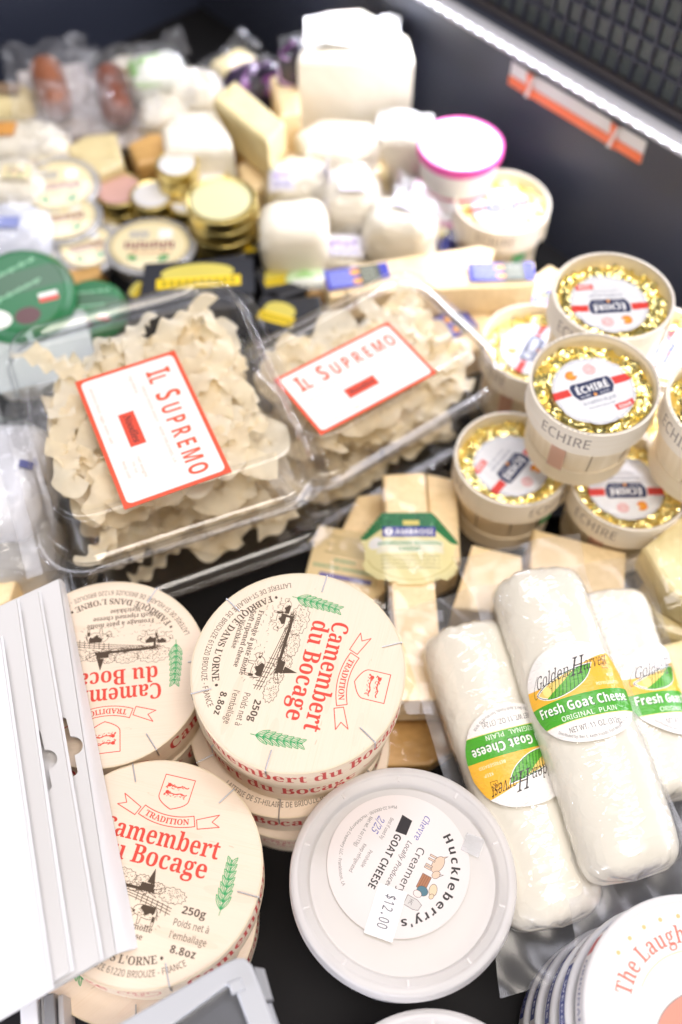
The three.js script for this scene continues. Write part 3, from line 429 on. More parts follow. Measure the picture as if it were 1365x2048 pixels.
{
  const L = 0.0375, g = polar(3, 80, (k, a) => V(k * L * Math.sin(a) - 0.005, 0.0736 + 0.0002 * N3(k * 3, Math.sin(a), 1), k * L * Math.cos(a) + 0.005)); discUV(g, L, -0.005, 0.005); part(tub, 'printed_label', g, printed(T.huck, 0.6)).userData.label = "white round label reading Huckleberry's Creamery goat cheese";
  part(tub, 'price_sticker', slab(polyShape([V(-0.013, 0, -0.0075), V(0.013, 0, -0.0075), V(0.013, 0, 0.0075), V(-0.013, 0, 0.0075)]), 0.0003, 0), printed(T.price, 0.5), V(0.0203, 0.0742, -0.0005)).rotation.y = rad(10);
  { const s = tub.children[tub.children.length - 1].geometry, p = s.attributes.position, u = s.attributes.uv; for (let i = 0; i < p.count; i++) u.setXY(i, p.getX(i) / 0.026 + 0.5, -p.getZ(i) / 0.015 + 0.5); }
  const glintMat = phy(lin(0.9, 0.9, 0.9), 0.15, { transmission: 0.88, thickness: 0 }); for (const [x, z, r] of [[-0.033, -0.025, 0.1]]) part(tub, 'lamp_reflection', slab(polyShape([V(-0.0055, 0, -0.005), V(0.0055, 0, -0.005), V(0.005, 0, 0.005), V(-0.005, 0, 0.005)]), 0.0003, 0), glintMat, V(x, 0.0740, z)).rotation.y = r;  // pale clear patch stands in for a ceiling lamp reflected in the lid
  tub.quaternion.premultiply(new THREE.Quaternion().setFromAxisAngle(V(1, 0, 0), rad(-5))); tub.position.y += 0.004; tub.scale.setScalar(1.035);
}
makeTub('frosted tub rim cut off at the bottom edge below the goat cheese tub', P(872, 2290, 0.078).setY(0), 0.4);

// ---------- goat cheese logs in pouches ----------
const logMat = phy(lin(0.78, 0.735, 0.63), 0.24, { specularIntensity: 1, bumpMap: wrinkle, bumpScale: 0.0011 });
const logFilm = phy(0xffffff, 0.07, { transmission: 1, thickness: 0, ior: 1.55, bumpMap: wrinkle, bumpScale: 0.0019 });
const golden = phy(0xffffff, 0.28, { map: T.golden, bumpMap: wrinkle, bumpScale: 0.0012 });
function goatLog(label, A, B, W, H, seed, labelAt, flip, labelSide) {
  const mid = A.clone().add(B).multiplyScalar(0.5), len = A.distanceTo(B), t = thing('goat_cheese_log', label, 'cheese log', mid.clone().setY(mid.y - H / 2), 0, undefined);
  const z = B.clone().sub(A).normalize(), x = V(0, 1, 0).cross(z).normalize(), y = z.clone().cross(x), Q = new THREE.Quaternion().setFromRotationMatrix(new THREE.Matrix4().makeBasis(x, y, z));
  t.quaternion.copy(Q);
  const skin = (s, a, off) => {    // s along -1..1, a round the log from its top
    const e = Math.pow(Math.max(0, 1 - Math.pow(Math.abs(s), 18)), 0.34), w = 1 + 0.05 * N3(s * 1.4 + seed, 1, 2) + 0.022 * N3(s * 7, Math.cos(a) * 1.6 + seed, Math.sin(a) * 1.6) + 0.012 * N3(s * 20, Math.cos(a) * 5, Math.sin(a) * 5 + seed);
    const sx = Math.sin(a), cy = Math.cos(a), px = Math.sign(sx) * Math.pow(Math.abs(sx), 0.94), py = Math.sign(cy) * Math.pow(Math.abs(cy), 0.9);
    const bendX = 0.0025 * N3(s * 1.1, seed, 5), edge = Math.abs(s) > 0.9 ? 0.002 * N3(sx * 3, cy * 3, seed * 3) : 0;
    return V((W / 2 * e * w + off) * px + bendX, (H / 2 * e * w + off) * py + H / 2, s * len / 2 + Math.sign(s) * edge);
  };
  part(t, 'cheese', grid(96, 110, (u, v) => skin(v * 2 - 1, -u * Math.PI * 2, 0), (u, v) => [u * 0.9 + seed * 0.37, v * 0.8]), logMat);
  part(t, 'film_wrap', grid(80, 90, (u, v) => { const q = skin(v * 2 - 1, -u * Math.PI * 2, 0.0009); const k = 0.0009 * Math.abs(N3(q.x * 120, q.y * 120, q.z * 70 + seed)) + 0.0006 * N3(q.x * 260 + seed, q.y * 260, q.z * 120); return V(q.x * (1 + k / 0.028), q.y + k, q.z * 1.004); }, (u, v) => [u * 0.9 + seed * 0.37, v * 0.8]), logFilm);
  const lr = 0.034, la = 1.12, lab = grid(48, 24, (u, v) => {
    const k = v, an = -u * Math.PI * 2, dz = k * lr * 0.86 * Math.cos(an), da = k * la * Math.sin(an); return skin(labelAt + dz / (len / 2), labelSide + da, 0.0024);
  }, (u, v) => { const an = -u * Math.PI * 2, s = flip ? -1 : 1; return [0.5 + s * 0.5 * v * Math.sin(an), 0.5 - s * 0.5 * v * Math.cos(an)]; });
  part(t, 'printed_label', lab, golden).userData.label = 'round yellow and green label reading Golden Harvest fresh goat cheese';
  const fw = W + 0.018, fl = len + 0.052;
  part(t, 'pouch', grid(24, 60, (u, v) => { const q = (v - 0.5) * fl, over = Math.max(0, Math.abs(q) - len / 2), wx = (u - 0.5) * (fw + 0.012 * over / 0.026) * (1 + 0.03 * N3(q * 30, seed, 1)); return V(wx, H * 0.36 + 0.0035 * N3(wx * 40 + seed, q * 30, 2) * (1 + over * 60), q); }), M.filmSoft);
  return t;
}
const logGroup = undefined;
goatLog('goat cheese log in clear pouch, the left one of three, its label upside down', P(922, 1252, 0.078), P(1120, 1842, 0.060), 0.056, 0.041, 1.3, -0.02, true, 0.1);
goatLog('goat cheese log in clear pouch, the middle one lying over the other two, label upright', P(1060, 1150, 0.098), P(1272, 1752, 0.086), 0.057, 0.043, 4.1, -0.09, false, -0.05);
goatLog('goat cheese log in clear pouch, the right one mostly hidden behind the middle log', P(1204, 1186, 0.066), P(1322, 1600, 0.054), 0.056, 0.038, 7.7, 0.06, false, 0.75);

// ---------- round boxes of cheese wedges, lower right ----------
const cowTop = printed(T.cowbox, 0.42), cowSide = printed(T.cowside, 0.42), card = std(lin(0.76, 0.74, 0.73), 0.45);
for (let i = 4; i >= 0; i--) {
  const h = 0.0225, r = 0.0575, names = ['topmost round cheese box lettered The Laughing, cut by the lower right corner', 'second round cheese box from the top of the lower right stack', 'third round cheese box from the top, in the middle of the lower right stack', 'fourth round cheese box from the top, with dark blue band, lower right stack', 'bottom round cheese box of the lower right stack, on the black deck'];
  const t = thing('round_cheese_box', names[4 - i], 'cheese box', P(1412, 2040, 0.113).setY(i * h).add(V([-0.015, -0.012, -0.008, -0.004, 0][i], 0, [0.002, 0.001, 0.002, 0, 0][i])), [2.2, 0.7, 3.9, 2.6, rad(3)][i], 'round cheese boxes in the lower right stack');
  part(t, 'base', lathe([[0, 0.0003], [r - 0.002, 0.0003], [r - 0.001, 0.0015], [r - 0.001, 0.010]]), card);
  part(t, 'printed_band', grid(90, 2, (u, v) => { const a = u * Math.PI * 2, y = 0.0035 + v * 0.0155; return V(r * Math.sin(a), y, r * Math.cos(a)); }, (u, v) => [u, v]), cowSide);
  part(t, 'lid_rim', lathe([[r, 0.019], [r, 0.0205], [r - 0.0008, 0.0218], [r - 0.0022, 0.0222], [r - 0.0036, 0.0217], [r - 0.0046, 0.0207]], 96), card);
  const g = polar(3, 96, (k, a) => V(k * (r - 0.0046) * Math.sin(a), 0.0207, k * (r - 0.0046) * Math.cos(a))); discUV(g, r - 0.0046); part(t, 'lid', g, i === 4 ? cowTop : card);
}

// ---------- white folded sheets, lower left ----------
const sheetMat = std(lin(0.68, 0.665, 0.66), 0.35), sheetLit = std(lin(0.78, 0.78, 0.80), 0.3);  // one plastic; the whiter copy paints light onto top panel and folded edges
[
  [[118, 1157], [232, 1908], 0.116, [[119, 1436], [144, 1554]], 'lowest white plastic sheet, rightmost of the fan, with bright turned-down edge and hang hole'],
  [[76, 1182], [200, 1922], 0.1242, [[67, 1462], [92, 1584]], 'second white plastic sheet from the right of the fan, with a dark hang hole'],
  [[33, 1198], [140, 1944], 0.1324, null, 'third white plastic sheet from the right of the fan, no hole showing'],
  [[0, 1272], [99, 1982], 0.1406, null, 'topmost white plastic sheet of the fan, widest, at the left edge'],
].forEach(([a, b, h, hole, label], i) => {
  const A = P(a[0], a[1], h), B = P(b[0], b[1], h), u = B.clone().sub(A).normalize(), left = P(b[0] - 260, b[1] + 150, h).sub(B).normalize();
  const t = thing('plastic_sheet', label, 'plastic sheet', A.clone(), 0, 'white plastic sheets fanned at the lower left'), len = A.distanceTo(B), wide = 0.115;
  const pts = [V(0, 0, 0), u.clone().multiplyScalar(len), u.clone().multiplyScalar(len).addScaledVector(left, wide), left.clone().multiplyScalar(wide)], shape = polyShape(pts);
  if (hole) { const H0 = P(hole[0][0], hole[0][1], h).sub(A), H1 = P(hole[1][0], hole[1][1], h).sub(A), d = H1.clone().sub(H0), n = V(-u.z, 0, u.x).multiplyScalar(0.0042), q = new THREE.Path(); const s = (k, w) => { const p = H0.clone().addScaledVector(d, k).addScaledVector(n, w); return [p.x, -p.z]; };
    q.moveTo(...s(0, 0.4)); q.quadraticCurveTo(...s(-0.04, -0.9), ...s(0.06, -0.95)); q.lineTo(...s(0.34, -1)); q.quadraticCurveTo(...s(0.38, -2.2), ...s(0.52, -2.3)); q.quadraticCurveTo(...s(0.66, -2.2), ...s(0.68, -1)); q.lineTo(...s(0.95, -0.95)); q.quadraticCurveTo(...s(1.03, -0.5), ...s(1.0, 0.5)); q.lineTo(...s(0.9, 1.4)); q.lineTo(...s(0.1, 1.4)); q.closePath(); shape.holes.push(q); }
  part(t, 'panel', slab(shape, 0.0014, 0.0004), i === 3 ? sheetLit : sheetMat);
  const out = left.clone().negate(), d0 = i ? 0.0012 : 0.0016, d1 = i ? 0.0016 : 0.0095, drop = i ? 0.0012 : 0.0125;
  const lip = grid(4, 16, (k, v) => { const e = v * len, o = (d0 + (d1 - d0) * v) * k, w = k * k; return u.clone().multiplyScalar(e).addScaledVector(out, o + 0.0003).add(V(0, -0.0004 - drop * (0.35 * k + 0.65 * w) * (0.6 + 0.4 * v), 0)); });
  const back = lip.clone(); { const p = back.attributes.position; for (let j = 0; j < p.count; j++) p.setXYZ(j, p.getX(j) + left.x * 0.001, p.getY(j) - 0.0006, p.getZ(j) + left.z * 0.001); } 
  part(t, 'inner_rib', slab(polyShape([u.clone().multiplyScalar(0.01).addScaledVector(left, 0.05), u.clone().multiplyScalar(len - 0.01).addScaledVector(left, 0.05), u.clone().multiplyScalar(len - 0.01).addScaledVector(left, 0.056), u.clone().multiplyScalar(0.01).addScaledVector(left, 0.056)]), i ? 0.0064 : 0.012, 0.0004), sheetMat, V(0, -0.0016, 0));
  part(t, 'folded_edge', mergeGeometries([lip, back]), sheetLit);
});

// ---------- grey sign frame at the bottom edge ----------
{
  const h = 0.128, grey = std(lin(0.50, 0.51, 0.54), 0.38), pt = (a) => a.map(([x, y]) => P(x, y, h)), o = P(440, 1990, h), rel = (a) => pt(a).map((p) => p.sub(o));
  const t = thing('sign_frame', 'light grey plastic sign frame with hinged corner at the bottom edge', 'sign frame', o);
  const outer = rel([[60, 2150], [448, 1926], [474, 1915], [490, 1916], [503, 1928], [590, 2150]]), inner = rel([[250, 2118], [452, 1972], [468, 1972], [522, 2118]]);
  const s = polyShape(outer), hole = new THREE.Path(); inner.slice().reverse().forEach((p, i) => (i ? hole.lineTo(p.x, -p.z) : hole.moveTo(p.x, -p.z))); hole.closePath(); s.holes.push(hole);
  part(t, 'frame', slab(s, 0.011, 0.0014, 3), grey);
  part(t, 'panel', slab(polyShape(rel([[190, 2140], [446, 1950], [480, 1955], [550, 2140]])), 0.0012, 0.0002), phy(lin(0.2, 0.205, 0.225), 0.2, { transmission: 0.3, thickness: 0 }), V(0, -0.008, 0));
  part(t, 'hinge', slab(polyShape(rel([[456, 1966], [483, 1955], [492, 1980], [464, 1990]])), 0.006, 0.001), grey, V(0, 0.0024, 0));
  part(t, 'hinge_pin', slab(polyShape(rel([[506, 1930], [528, 1934], [546, 1998], [520, 2000]])), 0.009, 0.0014), phy(lin(0.6, 0.61, 0.64), 0.15, { transmission: 0.5, thickness: 0 }), V(0, -0.003, 0));
  part(t, 'side_rail', slab(polyShape(rel([[524, 2004], [542, 2002], [590, 2140], [566, 2140]])), 0.010, 0.0014), std(lin(0.36, 0.37, 0.4), 0.3), V(0, -0.004, 0));
}
{
  const h = 0.09, t = thing('plastic_rail', 'grey and white ribbed plastic rail under the white sheets at bottom left', 'plastic rail', P(90, 2060, h)), o = P(90, 2060, h);
  [[40, 74, 0.7], [78, 84, 0.45], [88, 108, 0.2], [112, 122, 0.5]].forEach(([a, b, k], i) => part(t, 'rib', slab(polyShape([[a, 1990], [b, 1985], [b + 8, 2130], [a + 4, 2130]].map(([x, y]) => P(x, y, h).sub(o))), 0.02 + 0.006 * (i % 2), 0.0006), std(lin(k, k, k * 1.05), 0.35), V(0, -0.004 * (i % 2), 0)));
}

// ---------- pasta in clear boxes ----------
const noodleMats = [lin(0.95, 0.85, 0.63), lin(0.95, 0.88, 0.71), lin(0.93, 0.81, 0.57)].map((c) => phy(c, 0.7, { transmission: 0.4, thickness: 0 }));
function noodle(hw, hd, y, seed) {
  const L = rr(0.08, 0.15), a0 = rr(0, 6.28), turn = rr(-14, 14), ruffle = rr(0.0022, 0.0032), n = 116, wave = rr(0, 6.28), mid = [], roll = rr(-0.4, 0.4), w = rr(0.0062, 0.0088);
  let x = rr(-hw, hw) * 0.92, z = rr(-hd, hd) * 0.92, a = a0;
  for (let i = 0; i <= n; i++) { mid.push([x, y + 0.0018 * Math.sin(i * 0.165 + wave) + 0.0014 * Math.sin(i * 0.06 + seed), z, a]); a += (turn + 26 * N3(i * 0.045, seed, 2)) * L / n; { const want = Math.atan2(-z, -x), out = Math.max(Math.abs(x) / hw, Math.abs(z) / hd); if (out > 0.7) { let d = want - a; d = Math.atan2(Math.sin(d), Math.cos(d)); a += d * Math.min(0.3, (out - 0.7) * 0.6); } } x += Math.cos(a) * L / n; z += Math.sin(a) * L / n;  }
  return grid(8, n, (u, v) => { const [mx, my, mz, t] = mid[Math.round(v * n)], s = u * 2 - 1, e = Math.abs(s) ** 2.4, tw = roll + 0.42 * Math.sin(v * 7 + seed), q = s * w, r = ruffle * e * Math.sin(v * L / 0.0135 * 6.28 + (s > 0 ? 0 : 2)); return V(mx - Math.sin(t) * (q * Math.cos(tw) - r * Math.sin(tw)), my + q * Math.sin(tw) + r * Math.cos(tw), mz + Math.cos(t) * (q * Math.cos(tw) - r * Math.sin(tw))); });
}
function pastaBox(label, pos, turn, w, d, n, loose, sticker) {
  const t = thing('pasta_box', label, 'pasta box', pos, turn, undefined), hw = w / 2, hd = d / 2, h = 0.058, k = 0.026;
  const ribs = (j, f) => (j === 2 || j === 3) ? 0.006 * Math.max(0, Math.sin(f * Math.PI * 2 * 22)) ** 6 * -1 : 0;
  part(t, 'tray', loft([[0.001, hw - 0.022, hd - 0.022, 0.018], [0.0004, hw - 0.017, hd - 0.017, 0.02], [0.004, hw - 0.0125, hd - 0.0125, 0.022], [k - 0.004, hw - 0.0085, hd - 0.0085, 0.025], [k, hw - 0.0075, hd - 0.0075, 0.026], [k + 0.001, hw, hd, 0.03], [k - 0.001, hw + 0.0004, hd + 0.0004, 0.03]], 128, true, false, ribs), M.pet);
  part(t, 'lid', loft([[k - 0.0005, hw + 0.0016, hd + 0.0016, 0.031], [k + 0.003, hw + 0.001, hd + 0.001, 0.031], [k + 0.0042, hw - 0.0006, hd - 0.0006, 0.03], [k + 0.0044, hw - 0.006, hd - 0.006, 0.027], [k + 0.0066, hw - 0.0072, hd - 0.0072, 0.026], [k + 0.0068, hw - 0.0105, hd - 0.0105, 0.025], [h - 0.008, hw - 0.0145, hd - 0.0145, 0.023], [h - 0.001, hw - 0.0165, hd - 0.0165, 0.022], [h, hw - 0.0185, hd - 0.0185, 0.021], [h - 0.0002, hw - 0.0225, hd - 0.0225, 0.019], [h - 0.0035, hw - 0.0245, hd - 0.0245, 0.018], [h - 0.0036, hw - 0.028, hd - 0.028, 0.016]], 128, false, true, (j, f) => (j === 6 || j === 7) ? -0.012 * Math.max(0, Math.cos(f * Math.PI * 8)) ** 24 : 0), M.pet);
  part(t, 'hinge_tab', slab(polyShape([V(-hw - 0.011, 0, -hd * 0.62), V(-hw - 0.001, 0, -hd * 0.62), V(-hw - 0.001, 0, hd * 0.9), V(-hw - 0.011, 0, hd * 0.9)]), 0.0008, 0.0002), M.filmSoft, V(0, k + 0.001, 0));
  const geos = [], iw = hw - 0.016, id = hd - 0.016;
  // each noodle is dropped on those already in the box, until the box is full
  const cell = 0.0022, nx = Math.ceil(w / cell), nz = Math.ceil(d / cell), bed = new Float32Array(nx * nz).fill(0.004);
  for (let i = 0, kept = 0; i < n * 11 && kept < n; i++) {
    const g = noodle(iw, id, 0, i * 3.7 + w * 100), p = g.attributes.position; let lift = -1, top = -1, out = false; const need = [];
    const at = (j) => { const X = Math.floor((p.getX(j) + hw) / cell), Z = Math.floor((p.getZ(j) + hd) / cell); return X < 0 || Z < 0 || X >= nx || Z >= nz ? -1 : Z * nx + X; };
    for (let j = 0; j < p.count; j++) { const q = at(j); if (q >= 0) need.push(bed[q] - p.getY(j)); if (Math.abs(p.getX(j)) > hw - 0.0128 || Math.abs(p.getZ(j)) > hd - 0.0128) out = true; }
    if (out) continue; need.sort((m, k2) => m - k2); lift = need[Math.floor(need.length * 0.88)];
    for (let j = 0; j < p.count; j++) top = Math.max(top, p.getY(j) + lift);
    if (top > h - 0.0055) continue;
    for (let j = 0; j < p.count; j++) { const q = at(j), y = p.getY(j) + lift; p.setY(j, y); if (q >= 0) bed[q] = Math.max(bed[q], y); }
    kept++; if (loose) part(t, 'noodle', g, noodleMats[i % 3]); else geos.push(g);
  }
  if (!loose) part(t, 'noodle_pile', mergeGeometries(geos), noodleMats[0]).userData.kind = 'stuff';
  if (sticker) { const [sx, sz, sw, sd, st] = sticker, g = slab(new THREE.Shape().roundedRect?.() ?? polyShape([V(-sw / 2, 0, -sd / 2), V(sw / 2, 0, -sd / 2), V(sw / 2, 0, sd / 2), V(-sw / 2, 0, sd / 2)]), 0.0004, 0.0001, 1), p = g.attributes.position, u = g.attributes.uv; for (let i = 0; i < p.count; i++) u.setXY(i, p.getX(i) / sw + 0.5, -p.getZ(i) / sd + 0.5);
    const m = part(t, 'printed_label', g, printed(T.supremo, 0.5), V(sx, h + 0.0009, sz)); m.rotation.y = st; m.userData.label = 'white label with red border reading Il Supremo'; }
  return t;
}
const yawOf = (a, b) => Math.atan2(-(b.z - a.z), b.x - a.x);
{
  const h1 = 0.026, tl = P(10, 700, 0.115), tr = P(470, 580, 0.115), br = P(655, 975, 0.115), bl = P(105, 1150, 0.115);
  const c = tl.clone().add(tr).add(br).add(bl).multiplyScalar(0.25), yaw = yawOf(bl, br), w = (tl.distanceTo(tr) + bl.distanceTo(br)) / 2 * 1.09, d = (tl.distanceTo(bl) + tr.distanceTo(br)) / 2 * 1.06;
  const a = P(245, 862, 0.150), st = rad(-90) + 0.05, dx = a.x - c.x, dz = a.z - c.z, lx = dx * Math.cos(yaw) - dz * Math.sin(yaw), lz = dx * Math.sin(yaw) + dz * Math.cos(yaw);
  pastaBox('clear box of curly noodles on top of the left pasta stack, Il Supremo label lengthwise', c.clone().setY(0.086), yaw, w, d, 200, true, [lx + 0.018, lz - 0.002, 0.108, 0.068, st]);
  pastaBox('clear box of noodles under the top box of the left pasta stack', c.clone().add(V(0.006, 0, -0.002)).setY(0.029), yaw + 0.02, w, d, 120, false);
  const BR = P(1010, 768, 0.085), BL = P(655, 975, 0.085), e = BR.clone().sub(BL).normalize(), f = V(e.z, 0, -e.x), W = 0.19, D = 0.135;
  const c2 = BR.clone().addScaledVector(e, -W / 2 + 0.014).addScaledVector(f, D / 2 - 0.004), yaw2 = Math.atan2(-e.z, e.x);
  const q = P(712, 752, 0.118), ex = q.x - c2.x, ez = q.z - c2.z, mx = ex * Math.cos(yaw2) - ez * Math.sin(yaw2), mz = ex * Math.sin(yaw2) + ez * Math.cos(yaw2);
  pastaBox('clear box of noodles on top of the right pasta stack, Il Supremo label crosswise', c2.clone().setY(0.059), yaw2, W, D, 160, true, [mx, mz, 0.096, 0.058, -0.02]);
  pastaBox('clear box of noodles at the bottom of the right pasta stack, ruffled edges showing', c2.clone().add(V(-0.004, 0, -0.004)).setY(0.001), yaw2 - 0.04, W, D, 100, false);
}

// ---------- butter baskets of thin wood with gold foil ----------
const paleWood = speckTex(512, [243, 228, 200], [10, 12, 16], tile((x, y) => N3(x * 4, y * 60, 3) * 0.8 + N3(x * 9, y * 150, 8) * 0.6 + 0.4 * N3(x * 3, y * 3, 2)));
M.wood2 = std(0xffffff, 0.6, { map: paleWood, bumpMap: woodBump, bumpScale: 0.00025 });
const bandMat = printed(T.echireBand, 0.62, { bumpMap: woodBump, bumpScale: 0.0002 }), echireMat = printed(T.echire, 0.45);
const staveMats = [0, 1, 2].map((i) => std(lin([1, 0.94, 1][i], [1, 0.92, 0.98][i], [1, 0.88, 0.94][i]), 0.62, { map: paleWood, bumpMap: woodBump, bumpScale: 0.0003 }));
const basketAt = (y) => 0.0325 + (0.0405 - 0.0325) * (y / 0.068);
function foilHeight(x, z, s) { const k = Math.hypot(x, z) / 0.038, e = Math.max(0, Math.min(1, (k - 0.56) / 0.3)), a = 1 - Math.abs(N3(x * 70 + s, z * 70, 1)) * 2.2, b = 1 - Math.abs(N3(x * 150, z * 150 + s, 5)) * 2.4; return 0.0576 + 0.0015 * (1 - k * k) + (0.0008 + 0.0045 * e) * (Math.abs(a) ** 3 * Math.sign(a) * 0.7 + Math.abs(b) ** 3 * Math.sign(b) * 0.22 - 0.3) + 0.004 * e * e * (0.5 + N3(x * 60, z * 60, s)); }
function makeBasket(label, pos, group, seed) {
  const t = thing('butter_basket', label, 'butter basket', pos, 0, group);
  part(t, 'bottom', new THREE.CylinderGeometry(0.0322, 0.0322, 0.002, 40).translate(0, 0.002, 0), M.wood2);
  for (let i = 0; i < 9; i++) { const a0 = i / 9 * Math.PI * 2, a1 = (i + 0.965) / 9 * Math.PI * 2; const sk = (o) => grid(8, 6, (u, v) => { const a = a0 + (a1 - a0) * u, y = v * 0.067, r = basketAt(y) - 0.0004 + o + (i % 2) * 0.0005; return V(r * Math.sin(a), y + 0.0005, r * Math.cos(a)); }, (u, v) => [v * 0.3, u * 0.1 + i * 0.3]); part(t, 'stave', mergeGeometries([sk(0), sk(-0.0013)]), staveMats[i % 3]); }
  const hoop = (y0, y1, o) => mergeGeometries([grid(72, 2, (u, v) => { const a = u * Math.PI * 2, y = y0 + (y1 - y0) * v, r = basketAt((y0 + y1) / 2) + o + 0.0003 * N3(Math.sin(a) * 2, Math.cos(a) * 2, y0 * 90); return V(r * Math.sin(a), y, r * Math.cos(a)); }), lathe([[basketAt((y0 + y1) / 2) - 0.0002, y1], [basketAt((y0 + y1) / 2) + o, y1]]), lathe([[basketAt((y0 + y1) / 2) - 0.0002, y0], [basketAt((y0 + y1) / 2) + o, y0]])].map((g) => { const q = g.toNonIndexed(); q.computeVertexNormals(); return g; }));
  part(t, 'top_hoop', hoop(0.0462, 0.0683, 0.0016), bandMat);
  part(t, 'inner_hoop', lathe([[basketAt(0.064) - 0.0022, 0.047], [basketAt(0.064) - 0.0018, 0.068], [basketAt(0.064) - 0.0008, 0.0682]], 64), M.wood2);
  part(t, 'lower_hoop', hoop(0.002, 0.017, 0.0016), M.wood2);
  part(t, 'hoop_end', grid(6, 2, (u, v) => { const a = 0.9 + u * 0.2, r = 0.0422; return V(r * Math.sin(a), 0.0466 + v * 0.0213, r * Math.cos(a)); }), M.wood2);
  part(t, 'staple', bar(V(0.0424 * Math.sin(1), 0.052, 0.0424 * Math.cos(1)), V(0.0424 * Math.sin(1), 0.061, 0.0424 * Math.cos(1)), 0.0003, 5), M.steel);
  const foil = part(t, 'gold_foil', (() => { const g = polar(34, 110, (k, a) => { const x = k * 0.0375 * Math.sin(a), z = k * 0.0375 * Math.cos(a); return V(x, foilHeight(x, z, seed), z); }).toNonIndexed(); g.computeVertexNormals(); return g; })(), M.gold);
  const lab = polar(16, 64, (k, a) => { const x = k * 0.0262 * Math.sin(a) + 0.001, z = k * 0.0262 * Math.cos(a); return V(x, foilHeight(x, z, seed) + 0.0006 + 0.0008 * k * k, z); }); discUV(lab, 0.0262, 0.001, 0); part(foil, 'printed_label', lab, echireMat);
  return t;
}
const baskets = 'butter baskets';
struct('riser', slab(polyShape([[905, 1010], [930, 660], [1080, 560], [1280, 520], [1560, 640], [1560, 1020], [1300, 1040], [1000, 1030]].map(([x, y]) => P(x, y, 0.0115))), 0.0113, 0.001).translate(0, 0.0115, 0), M.deck);
const basketProtos = [];
[
  [1194, 757, 0.160, 18, 150, 'front butter basket standing high on two others, label facing the viewer, gold foil bright'],
  [1227, 590, 0.160, 184, 20, 'butter basket raised at the back right, its label upside down and glaring white'],
  [1073, 686, 0.079, 62, 300, 'butter basket between the right pasta box and the two raised baskets'],
  [1027, 916, 0.080, -52, 338, 'butter basket at the left under the front raised one, beside the black gap'],
  [1260, 962, 0.080, 181, 280, 'butter basket at lower right under the front raised one, upside-down label and orange roundel'],
  [1338, 692, 0.080, 120, 90, 'butter basket behind at the right, half hidden under the glaring raised basket'],
  [1402, 862, 0.080, 30, 200, 'butter basket cut by the right edge behind the front raised one'],
  [1466, 806, 0.158, 80, 120, 'raised butter basket of which only the left side shows at the right edge'],
  [1005, 402, 0.075, 12, 10, 'blurred butter basket farthest back, standing against the dark wall'],
].forEach(([x, y, h, turn, bandTurn, label], i) => {
  const pos = P(x, y, h).setY(h - 0.068); if (pos.y < 0) pos.copy(P(x, y, 0.068)).setY(0);
  let b = i < 2 ? makeBasket(label, pos, baskets, 3.1 + i * 5.3) : null;
  if (b) basketProtos.push(b); else b = copy(basketProtos[i % 2], label, pos, 0, baskets);
  b.children.find((c) => c.name === 'gold_foil').rotation.y = rad(turn); b.children.find((c) => c.name === 'top_hoop').rotation.y = rad(bandTurn);
  if (i === 0) b.rotation.set(rad(3), 0, rad(1.5)); if (i === 3) part(b, 'green_sticker', grid(6, 2, (u, v) => { const a = 0.55 + u * 0.3, r = basketAt(0.038) + 0.0016; return V(r * Math.sin(a), 0.032 + v * 0.009, r * Math.cos(a)); }), std(lin(0.1, 0.36, 0.14), 0.5));
  if (i === 8) part(b, 'green_sticker', grid(6, 2, (u, v) => { const a = 0.25 + u * 0.3, r = basketAt(0.038) + 0.0016; return V(r * Math.sin(a), 0.032 + v * 0.009, r * Math.cos(a)); }), std(lin(0.1, 0.36, 0.14), 0.5));
  if (i === 0) part(b, 'red_sticker', grid(6, 2, (u, v) => { const a = -0.75 + u * 0.28, r = basketAt(0.03) + 0.0016; return V(r * Math.sin(a), 0.019 + v * 0.025, r * Math.cos(a)); }), std(lin(0.62, 0.36, 0.26), 0.5));
});

// ---------- hard cheese wedges ----------
function wedge(label, poly, h, thick, mat, o = {}) {
  const { c, g, pts } = block(poly, h, thick, o.bevel ?? 0.002), t = thing('cheese_wedge', label, o.cat ?? 'cheese wedge', c, 0, o.group);
  { const p = g.attributes.position; for (let i = 0; i < p.count; i++) { const x = p.getX(i) + c.x, z = p.getZ(i) + c.z; p.setY(i, p.getY(i) + (p.getY(i) > thick * 0.5 ? 0.0012 * N3(x * 60, z * 60, thick * 99) : 0)); } }
  part(t, 'cheese', g, mat);
  if (o.wrap) { const b = new THREE.Box3().setFromBufferAttribute(g.attributes.position), w = b.max.x - b.min.x + o.wrap, d = b.max.z - b.min.z + o.wrap, cr = crinkle(w, d, 0.003, 60, poly[0][0], 26); const p = cr.attributes.position; for (let i = 0; i < p.count; i++) { const fx = p.getX(i) / w * 2, fz = p.getZ(i) / d * 2, e = Math.max(0, Math.max(Math.abs(fx), Math.abs(fz)) - 0.62) / 0.38; p.setY(i, p.getY(i) + thick + 0.0015 - thick * 0.8 * e * e); } cr.computeVertexNormals(); part(t, 'film_wrap', cr, M.film); }
  return t;
}
